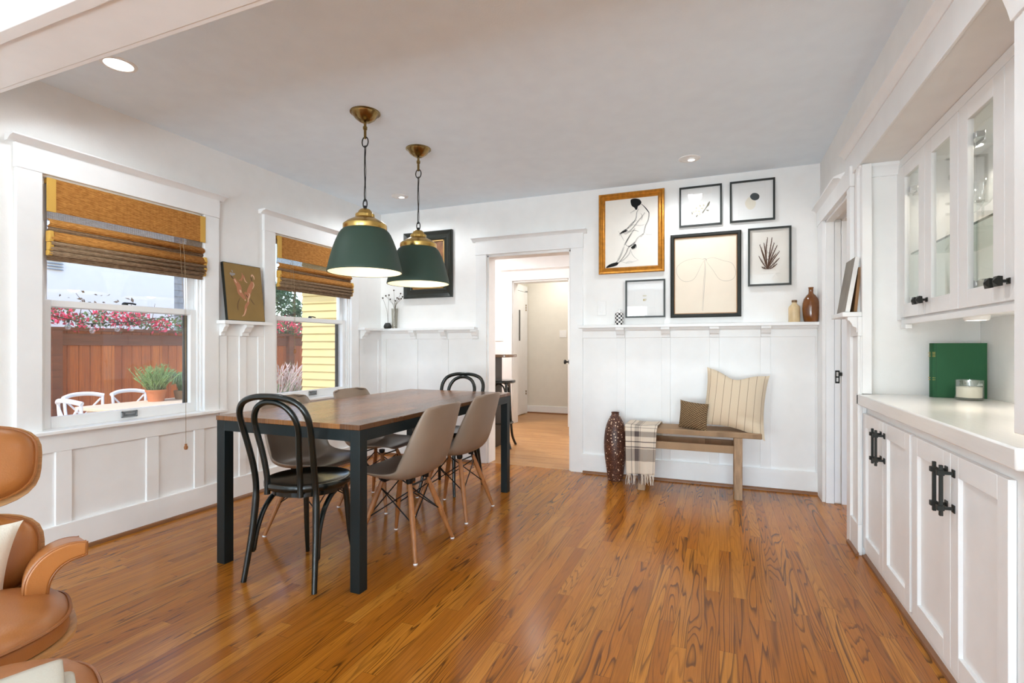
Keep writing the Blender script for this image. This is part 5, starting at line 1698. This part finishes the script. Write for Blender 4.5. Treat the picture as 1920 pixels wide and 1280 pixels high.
LRZ = radians(-24.4 - 90)
t = thing('lounge_chair', 'tan leather lounge chair with moulded plywood shells in the corner by the window', 'armchair', (-1.868, 0.560, 0), LRZ)
m_seam = M('leather_piping', srgb(150, 92, 44), 0.4)
def upholstered(nm, fr, w, h, thick, curve, p, taper, buttons=(), grow=0.03, sh=0.012):
    s = shell(fr, w + grow, h + grow, sh, curve, p, taper, off=-0.003).build(nm + '_shell', m_ply, t, smooth=40)
    mb, pipe = pad(fr, w, h, thick, curve, p, taper, buttons=buttons)
    c = mb.build(nm + '_cushion', m_leather, t, smooth=60)
    MB().tube(pipe, 0.0045, 6, closed=True).build('piping', m_seam, c)
    return s, c
a1 = radians(20)
upholstered('headrest', frame3((0, -0.405, 0.735), (-1, 0, 0), (0, -sin(a1), cos(a1))), 0.575, 0.255, 0.10, 0.22, 3.4, 0.04, buttons=((-0.09, 0, 0.022), (0.09, 0, 0.022)))
a2 = radians(24)
upholstered('back', frame3((0, -0.305, 0.468), (-1, 0, 0), (0, -sin(a2), cos(a2))), 0.585, 0.262, 0.10, 0.26, 3.4, 0.0)
a3 = radians(6)
upholstered('seat', frame3((0, 0.05, 0.350), (1, 0, 0), (0, cos(a3), sin(a3))), 0.70, 0.56, 0.11, 0.16, 3.0, 0.0)
for s in (-1, 1):
    C0 = [(0.284, 0.395), (0.286, 0.435), (0.294, 0.482), (0.316, 0.517), (0.350, 0.538), (0.392, 0.546)]
    P = spline(C0, 5)
    n = len(P) - 1
    def arm_fn(u, v, P=P, n=n, s=s):
        # u runs round the pad section, v along the arm's length
        L = 0.30
        e = min(v, 1 - v)
        k = 1.0 if e > 0.1 else (0.82 + 0.18 * sin(pi / 2 * e / 0.1))
        q = u * 2
        top = q <= 1
        f = q if top else 2 - q
        i = min(int(round(f * n)), n)
        a, b = P[max(i - 1, 0)], P[min(i + 1, n)]
        tx, tz = b[0] - a[0], b[1] - a[1]
        l = sqrt(tx * tx + tz * tz)
        nx, nz_ = -tz / l, tx / l
        th = 0.038 * (sin(pi * min(0.95, max(0.05, f))) ** 0.35) * k if top else -0.022 * k
        return (s * (P[i][0] + nx * th), lerp(-0.26, 0.03, v), P[i][1] + nz_ * th - 0.065 * (1 - v))
    c = MB().grid(arm_fn, 2 * n, 14, wrap=True)
    ends = []
    c.bm.verts.ensure_lookup_table()
    m2 = 2 * n
    c.quad([c.bm.verts[i] for i in range(m2)])
    c.quad([c.bm.verts[14 * m2 + i] for i in range(m2)][::-1])
    arm = c.build('armrest', m_leather, t, smooth=50, bevel=0.007, bseg=3)
    for vv in (0.02, 0.98):
        MB().tube([Vector(arm_fn(k / (2 * n), vv)) for k in range(n + 1)], 0.0045, 6).build('piping', m_seam, arm)
    MB().tube([Vector(arm_fn(0.5 + k / (2 * n), 0.98)) for k in range(n + 1)], 0.0045, 6).build('piping', m_seam, arm)
    MB().box(s * 0.285 - 0.012, s * 0.285 + 0.012, -0.33, -0.18, 0.36, 0.44).build('arm_bracket', m_blackiron, t)
# swivel base
mb = MB().lathe([(0.028, 0.10), (0.028, 0.30)], (0, -0.02, 0), 16)
for k in range(5):
    q = k * 2 * pi / 5 + 0.3
    mb.tube([(0.02 * cos(q), -0.02 + 0.02 * sin(q), 0.115), (0.15 * cos(q), -0.02 + 0.15 * sin(q), 0.085), (0.30 * cos(q), -0.02 + 0.30 * sin(q), 0.022)], [0.02, 0.017, 0.012], 8)
    mb.lathe([(0.02, 0), (0.02, 0.012)], (0.30 * cos(q), -0.02 + 0.30 * sin(q), 0), 10)
mb.build('swivel_base', m_blackiron, t)
mb = MB()
for s in (-1, 1):
    mb.tube([(s * 0.1, -0.20, 0.315), (s * 0.1, -0.30, 0.36), (s * 0.1, -0.345, 0.46), (s * 0.1, -0.43, 0.63), (s * 0.1, -0.455, 0.72)], 0.009, 6)
mb.build('back_brace', m_blackiron, t)

LM = XF['lounge_chair']
def lw_pt(x, y, z):
    return LM @ Vector((x, y, z))
# cream cushion on the seat
o_ = lw_pt(-0.062, -0.12, 0.484)
exw = (LM.to_3x3() @ Vector((1, 0.08, 0.12))).normalized()
eyw = (LM.to_3x3() @ Vector((-0.12, -0.35, 0.93))).normalized()
cushion('lounge_cushion', 'cream textured cushion standing in the tan lounge chair', 'cushion', m_cream, tuple(o_), tuple(exw), tuple(eyw), 0.36, 0.30, 0.14, pinch=0.12)

t = thing('ottoman', 'tan leather ottoman on a plywood shell in front of the lounge chair', 'ottoman', (-1.275, 0.364, 0), LRZ)
fr = frame3((0, 0, 0.385), (1, 0, 0), (0, cos(radians(4)), sin(radians(4))))
shell(fr, 0.64, 0.57, 0.014, 0.16, 3.0, 0, off=-0.003).build('shell', m_ply, t, smooth=40)
mb, pipe = pad(fr, 0.61, 0.54, 0.10, 0.16, 3.0)
c = mb.build('cushion', m_leather, t, smooth=60)
MB().tube(pipe, 0.0045, 6, closed=True).build('piping', m_seam, c)
mb = MB().lathe([(0.025, 0.10), (0.025, 0.375)], (0, 0, 0), 16)
for k in range(4):
    q = k * pi / 2 + pi / 4
    mb.tube([(0.02 * cos(q), 0.02 * sin(q), 0.115), (0.14 * cos(q), 0.14 * sin(q), 0.085), (0.27 * cos(q), 0.27 * sin(q), 0.015)], [0.02, 0.017, 0.012], 8)
mb.build('swivel_base', m_blackiron, t)
OM = XF['ottoman']
t = thing('folded_throw', 'folded cream throw with faint stripes lying on the ottoman', 'blanket', tuple(OM @ Vector((-0.095, 0.19, 0.455))), LRZ)
m_throw = stripe_mat('striped_cream_throw', srgb(204, 196, 180), srgb(158, 148, 134), 7, 0.05)
S = spline([(-0.26, 0.004), (-0.12, 0.018), (0.05, 0.022), (0.15, 0.030), (0.172, 0.046), (0.150, 0.058), (0.03, 0.056), (-0.12, 0.052), (-0.26, 0.045), (-0.28, 0.055), (-0.26, 0.066), (-0.10, 0.072), (0.05, 0.078), (0.135, 0.086), (0.152, 0.098), (0.130, 0.106), (0.0, 0.098), (-0.14, 0.090), (-0.27, 0.080)], 5)
nS = len(S) - 1
def tf(u, v):
    y, z = S[min(int(round(u * nS)), nS)]
    x = lerp(-0.185, 0.19, v)
    return (-y * 0.85 - 0.02, x + 0.012 * sin(z * 60), z * 0.62 + 0.005 * sin(v * 9 + y * 8) - 0.005)
MB().grid(tf, nS, 24).build('cloth', m_throw, t, solid=0.007, smooth=70)

# ------------------------------------------------------------------ outside: patio
GZ = -0.38
m_patio = M('patio_concrete', srgb(200, 190, 176), 0.9, var=0.1, bump=0.2, bscale=60)
mb = MB().box(-24, -3.46, -8, 24, GZ - 0.1, GZ)
struct('patio', mb, m_patio, 'pale patio paving outside the windows', 'ground')
m_redwood = plank_mat('redwood_boards', 2, 10, 10, [srgb(150, 84, 50)] * 4 + [srgb(90, 48, 30)], rough=0.8) if False else None
def fence_mat():
    m = bpy.data.materials.new('redwood_fence')
    g = NG(m)
    s = g.sep(g.coord())
    row = g.math('FLOOR', g.math('DIVIDE', s[1], 0.138))
    pid = g.white(g.comb(row, 2.0, 5.0))
    gr = g.noise(g.comb(g.math('ADD', g.math('MULTIPLY', s[1], 1.0), g.math('MULTIPLY', pid, 9.0)), g.math('MULTIPLY', s[2], 0.07), 0.0), 45.0, 4.0, 0.65)
    st = g.noise(g.coord(), 2.5, 4.0, 0.6)
    c = g.ramp(pid, [(0.0, srgb(172, 84, 30)), (0.4, srgb(200, 104, 40)), (0.75, srgb(216, 120, 48)), (1.0, srgb(184, 92, 34))])
    c = g.mix(g.ramp(gr, [(0.4, 0.0), (0.75, 0.5)]), c, srgb(104, 52, 34))
    c = g.mix(g.ramp(st, [(0.5, 0.0), (0.8, 0.35)]), c, srgb(120, 74, 56))
    g.l.new(c, g.b.inputs['Base Color'])
    g.b.inputs['Roughness'].default_value = 0.85
    return m
m_fence = fence_mat()
m_fencedark = M('weathered_redwood', srgb(122, 70, 44), 0.9, var=0.2, vscale=9, stretch=(1, 0.3, 4))
FXX = -8.2
t = thing('garden_fence', 'tall redwood board fence behind the patio table', 'fence', (FXX, 6, GZ))
mb = MB()
y = 1.0
k = 0
while y < 14.0:
    mb.box(FXX - 0.02 - 0.004 * (k % 2), FXX, y, y + 0.132, GZ, 1.34)
    y += 0.138
    k += 1
mb.build('board_panel', m_fence, t, world=True, bevel=0.003, bseg=1)
MB().box(FXX - 0.02, FXX + 0.025, 1.0, 14.0, 1.14, 1.30).build('rail', m_fencedark, t, world=True, bevel=0.003)
MB().box(FXX - 0.08, FXX + 0.08, 1.0, 14.0, 1.34, 1.385).build('cap', m_fencedark, t, world=True, bevel=0.003)
for yy in (4.02, 8.02, 11.2):
    MB().box(FXX, FXX + 0.09, yy - 0.06, yy + 0.06, GZ, 1.34).build('post', m_fencedark, t, world=True, bevel=0.004)

m_leaf = M('leaf_green', srgb(92, 122, 66), 0.6, var=0.35, vscale=4)
m_leafdark = M('leaf_dark', srgb(70, 96, 60), 0.6, var=0.4, vscale=3)
m_rosemary = M('rosemary_green', srgb(126, 156, 92), 0.7, var=0.3, vscale=9)
m_grassgreen = M('blade_green', srgb(112, 146, 96), 0.6, var=0.3, vscale=9)
m_pink = M('bougainvillea_pink', srgb(238, 62, 96), 0.7, var=0.35, vscale=5)
m_plume = M('plume_pink', srgb(206, 182, 174), 0.9, var=0.15, vscale=8)
m_bark = M('bark', srgb(110, 92, 74), 0.9, var=0.2)
def leaves(mb, c, rad, n, size, flat=1.0, seed=0):
    rnd = random.Random(seed)
    for _ in range(n):
        while True:
            p = Vector((rnd.uniform(-1, 1), rnd.uniform(-1, 1), rnd.uniform(-1, 1)))
            if p.length < 1:
                break
        p = Vector((p.x * rad[0], p.y * rad[1], p.z * rad[2])) + Vector(c)
        d = Vector((rnd.gauss(0, 1), rnd.gauss(0, 1), rnd.gauss(0, 1))).normalized()
        e = d.orthogonal().normalized()
        e = (e * cos(rnd.uniform(0, 6)) + d.cross(e) * sin(rnd.uniform(0, 6))).normalized()
        f = d.cross(e).normalized()
        s = size * rnd.uniform(0.6, 1.3)
        mb.poly([tuple(p - e * s), tuple(p - f * s * 0.5 + d * s * 0.15), tuple(p + e * s), tuple(p + f * s * 0.5 + d * s * 0.15)])
# bougainvillea: three bushes spilling over the fence
for k, (y0, y1, sd, lab) in enumerate(((3.6, 6.0, 1, 'pink flowering bougainvillea spilling over the fence in the view of the nearer window'),
                                       (6.0, 8.0, 2, 'pink flowering bougainvillea half hidden by the lower sash of the nearer window'),
                                       (8.0, 10.4, 3, 'pink flowering bougainvillea over the fence beside the yellow siding'))):
    t = thing('bougainvillea', lab, 'shrub', (FXX - 0.1, (y0 + y1) / 2, GZ), 0, 'bougainvillea bushes along the fence')
    a, b = MB(), MB()
    rnd = random.Random(sd)
    y = y0
    while y < y1:
        zc = 1.50 + rnd.uniform(-0.05, 0.10)
        leaves(a, (FXX - 0.02 + rnd.uniform(-0.05, 0.08), y, zc), (0.2, 0.16, 0.13), 70, 0.032, seed=int(y * 100) + sd)
        leaves(b, (FXX + 0.06 + rnd.uniform(-0.05, 0.08), y + rnd.uniform(-0.05, 0.05), zc - 0.02 + rnd.uniform(-0.05, 0.05)), (0.2, 0.15, 0.13), 75 if rnd.random() > 0.25 else 20, 0.030, seed=int(y * 100) + sd + 50)
        y += 0.17
    a.build('foliage', m_leaf, t, world=True, smooth=0)
    b.build('blossom', m_pink, t, world=True, smooth=0)
    mb = MB()
    for q in range(6):
        yy = lerp(y0, y1, (q + 0.5) / 6)
        mb.tube([(FXX - 0.2, yy, GZ), (FXX - 0.18, yy + 0.1, 0.8), (FXX - 0.1, yy + rnd.uniform(-0.2, 0.2), 1.45), (FXX - 0.1 + rnd.uniform(-0.1, 0.1), yy + rnd.uniform(-0.3, 0.3), 1.5 + rnd.uniform(0.15, 0.4))], [0.015, 0.012, 0.008, 0.003], 6)
    leaves(mb, (FXX - 0.1, y0 + 0.9, 1.78), (0.1, 0.8, 0.12), 26, 0.035, seed=sd + 9)
    mb.build('twig', m_bark, t, world=True)

# neighbouring white house
m_stucco = M('white_stucco', srgb(250, 244, 236), 0.9, bump=0.2, bscale=80)
t = thing('neighbour_house', 'plain white stucco house wall beyond the fence with a louvre vent', 'building', (-10.2, 4, GZ))
MB().box(-11.4, -10.2, -4, 7.02, GZ, 5.5).build('wall', m_stucco, t, world=True)
mb = MB()
for k in range(4):
    z = 2.40 + k * 0.048
    mb.prism([(-10.2, z), (-10.16, z - 0.004), (-10.16, z + 0.004), (-10.2, z + 0.016)], 1, 4.90, 5.12)
mb.build('vent', M('vent_grey', srgb(150, 158, 166), 0.6), t, world=True)
m_greyside = M('grey_shingle', srgb(176, 172, 168), 0.9, var=0.1, vscale=10)
t = thing('shingle_house', 'grey shingled house corner behind the white house', 'building', (-12, 9, GZ))
mb = MB()
for k in range(26):
    z = GZ + 0.15 * k
    mb.prism([(-12.0, z), (-11.97, z), (-11.985, z + 0.15), (-12.0, z + 0.15)], 1, 7.1, 9.6)
mb.box(-15, -12.0, 7.1, 9.6, GZ, 3.5)
mb.build('wall', m_greyside, t, world=True)
MB().prism([(-11.7, 3.3), (-11.7, 3.42), (-13.5, 4.6), (-15.4, 3.42), (-15.4, 3.3)], 1, 7.1, 9.9).build('roof', M('grey_roof', srgb(128, 126, 128), 0.9, var=0.2, vscale=20), t, world=True)

# yellow lap siding of the kitchen wing
m_yellow = M('yellow_siding', srgb(216, 197, 138), 0.75, var=0.03, vscale=3)
mb = MB()
z = GZ
while z < 2.75:
    mb.prism([(4.628, z), (4.598, z), (4.616, z + 0.087), (4.628, z + 0.087)], 0, -4.50, -3.46)
    z += 0.087
mb.box(-4.5, -3.46, 4.628, 4.639, GZ, 2.75)
struct('wall_siding', mb, m_yellow, 'pale yellow lap siding of the kitchen wing outside', 'wall', smooth=0)
mb = MB().box(-5.0, -3.47, 4.0, 4.64, 2.40, 2.50).prism([(4.0, 2.5), (4.64, 2.5), (4.64, 2.85)], 0, -5.0, -3.47)
struct('trim_17', mb, m_trim, 'eave over the yellow siding', 'eave')

# patio table, chairs, pots
m_teak = M('bleached_teak', srgb(226, 202, 172), 0.7, var=0.1, vscale=6, stretch=(6, 1, 1))
TT = 0.40
t = thing('patio_table', 'pale wooden patio table by the fence', 'table', (-6.68, 4.7, GZ))
MB().box(-7.16, -6.2, 3.72, 5.8, TT - 0.04, TT).build('tabletop', m_teak, t, world=True, bevel=0.004)
for x in (-7.08, -6.36):
    for y in (3.80, 5.62):
        MB().box(x, x + 0.08, y, y + 0.08, GZ, TT - 0.04).build('leg', m_teak, t, world=True, bevel=0.003)
m_whitechair = M('white_metal_chair', (0.86, 0.86, 0.85), 0.4)
def cross_chair(label, loc, rz):
    t = thing('cross_back_chair', label, 'chair', loc, rz, 'white cross back chairs at the patio table')
    MB().lathe([(0, 0.44), (0.2, 0.44), (0.21, 0.45), (0.2, 0.465), (0, 0.46)], (0, 0, 0), 32, cap=False).build('seat', m_whitechair, t)
    top = spline([(-0.225, -0.20, 0.865), (-0.12, -0.245, 0.892), (0, -0.258, 0.90), (0.12, -0.245, 0.892), (0.225, -0.20, 0.865)], 5)
    MB().tube(top, 0.026, 10).build('top_rail', m_whitechair, t)
    for s in (-1, 1):
        MB().tube(spline([(s * 0.20, -0.22, 0.0), (s * 0.185, -0.18, 0.25), (s * 0.185, -0.175, 0.45), (s * 0.205, -0.195, 0.7), (s * 0.212, -0.205, 0.87)], 4), 0.017, 8).build('back_post', m_whitechair, t)
        MB().tube([(s * 0.15, 0.14, 0.45), (s * 0.19, 0.19, 0.0)], [0.017, 0.013], 8).build('leg', m_whitechair, t)
        MB().tube(spline([(s * 0.195, -0.215, 0.83), (s * 0.06, -0.225, 0.68), (-s * 0.05, -0.215, 0.56), (-s * 0.12, -0.17, 0.47)], 5), 0.012, 8).build('cross_slat', m_whitechair, t)
    MB().tube([(0.165 * cos(k * pi / 12), 0.165 * sin(k * pi / 12), 0.22) for k in range(24)], 0.009, 6, closed=True).build('foot_ring', m_whitechair, t)
    return t
cc = cross_chair('white cross back chair behind the patio table, second from the potted plants', (-7.28, 3.99, GZ), radians(-90))
dup(cc, (-7.28, 4.53, GZ), radians(-90), 'white cross back chair behind the patio table, right beside the potted plants')
dup(cc, (-6.75, 3.66, GZ), radians(0), 'white cross back chair at the end of the patio table')
t = thing('potted_rosemary', 'bushy green shrub in a terracotta pot on the patio table', 'potted plant', (-6.92, 4.52, TT))
MB().lathe([(0, 0), (0.09, 0), (0.112, 0.13), (0.122, 0.13), (0.124, 0.155), (0.110, 0.155), (0.104, 0.14), (0, 0.14)], (0, 0, 0), 32, cap=False).build('pot', M('terracotta', srgb(196, 122, 78), 0.85, var=0.1), t)
mb = MB()
rnd = random.Random(4)
for k in range(200):
    q, l = rnd.uniform(0, 2 * pi), rnd.uniform(0.12, 0.38)
    sp = rnd.uniform(0, 1.15)
    dv = Vector((sp * cos(q), sp * sin(q), 1)).normalized()
    b0 = Vector((rnd.uniform(-0.08, 0.08), rnd.uniform(-0.08, 0.08), 0.15))
    e = b0 + dv * l
    mb.tube([b0, (b0 + e) / 2 + Vector((0, 0, 0.01)), e], [0.003, 0.006, 0.002], 4)
    for j in range(5):
        p = b0.lerp(e, 0.3 + 0.15 * j)
        qq = rnd.uniform(0, 6.3)
        mb.tube([p, p + Vector((0.04 * cos(qq), 0.04 * sin(qq), 0.03))], [0.006, 0.001], 3)
mb.build('foliage', m_rosemary, t)
t = thing('potted_grass', 'spiky green plant in a pot at the window edge of the patio table', 'potted plant', (-6.90, 4.86, TT))
MB().lathe([(0, 0), (0.08, 0), (0.10, 0.10), (0.10, 0.12), (0, 0.11)], (0, 0, 0), 24, cap=False).build('pot', M('clay_pot', srgb(150, 120, 84), 0.85), t)
mb = MB()
for k in range(200):
    q, l, sp = rnd.uniform(0, 2 * pi), rnd.uniform(0.18, 0.34), rnd.uniform(0.1, 0.9)
    b0 = Vector((rnd.uniform(-0.04, 0.04), rnd.uniform(-0.04, 0.04), 0.11))
    d = Vector((cos(q), sin(q), 0))
    P = [b0, b0 + d * l * sp * 0.35 + Vector((0, 0, l * 0.7)), b0 + d * l * sp * 0.85 + Vector((0, 0, l * 0.75)), b0 + d * l * sp * 1.15 + Vector((0, 0, l * 0.45))]
    mb.tube(spline([tuple(p) for p in P], 3), [0.004] * 5 + [0.003] * 4 + [0.001], 3)
mb.build('foliage', m_grassgreen, t)
t = thing('fountain_grass', 'pale pink plumed grass growing against the fence', 'grass', (-6.75, 6.5, GZ))
mb, mp = MB(), MB()
for k in range(230):
    q, l, sp = rnd.uniform(0, 2 * pi), rnd.uniform(0.9, 1.35), rnd.uniform(0.05, 0.42)
    b0 = Vector((rnd.uniform(-0.25, 0.25), rnd.uniform(-0.45, 0.35), 0))
    d = Vector((cos(q), sin(q), 0))
    P = spline([tuple(b0), tuple(b0 + d * l * sp * 0.3 + Vector((0, 0, l * 0.6))), tuple(b0 + d * l * sp + Vector((0, 0, l * 0.93)))], 4)
    mb.tube(P, 0.0035, 3)
    mp.tube([P[-4], P[-2], P[-1]], [0.003, 0.009, 0.001], 5)
mb.build('blade', m_grassgreen, t)
mp.build('plume', m_plume, t)
# tree beyond the fence in the second window
t = thing('garden_tree', 'leafy green tree beyond the fence seen past the yellow siding', 'tree', (-13.5, 13.2, GZ))
mb = MB().tube([(0, 0, 0), (0.05, 0.1, 1.2), (-0.1, 0.3, 2.4), (0.1, 0.2, 3.4)], [0.14, 0.11, 0.08, 0.03], 8)
mb.build('trunk', m_bark, t)
mb = MB()
for k in range(26):
    q, r = rnd.uniform(0, 2 * pi), rnd.uniform(0.1, 1.7)
    leaves(mb, (r * cos(q), r * sin(q), rnd.uniform(1.6, 3.6)), (0.42, 0.42, 0.34), 130, 0.075, seed=k)
mb.build('foliage', m_leafdark, t, smooth=0)
# string of patio bulbs
t = thing('string_lights', 'string of clear glass patio bulbs hanging in front of the fence', 'string lights', (-6.0, 3.4, 1.4))
cord = spline([(-6.0, 2.5, 1.52), (-6.0, 3.06, 1.395), (-6.0, 3.27, 1.36), (-6.0, 3.51, 1.385), (-6.0, 3.655, 1.395), (-6.0, 4.2, 1.50), (-6.0, 5.4, 1.75)], 5)
MB().tube(cord, 0.004, 5).build('cord', m_wire, t, world=True)
m_bulbglass = M('bulb_glass', (0.5, 0.52, 0.54), 0.06, spec=0.8)
for y, z in ((3.06, 1.395), (3.272, 1.36), (3.51, 1.385), (3.655, 1.395)):
    MB().lathe([(0.012, -0.035), (0.013, 0.0)], (-6.0, y, z), 10).build('socket', m_wire, t, world=True)
    MB().lathe([(0.011, -0.035), (0.024, -0.06), (0.026, -0.078), (0.018, -0.098), (0, -0.105)], (-6.0, y, z), 14, cap=False).build('bulb', m_crystal, t, world=True)
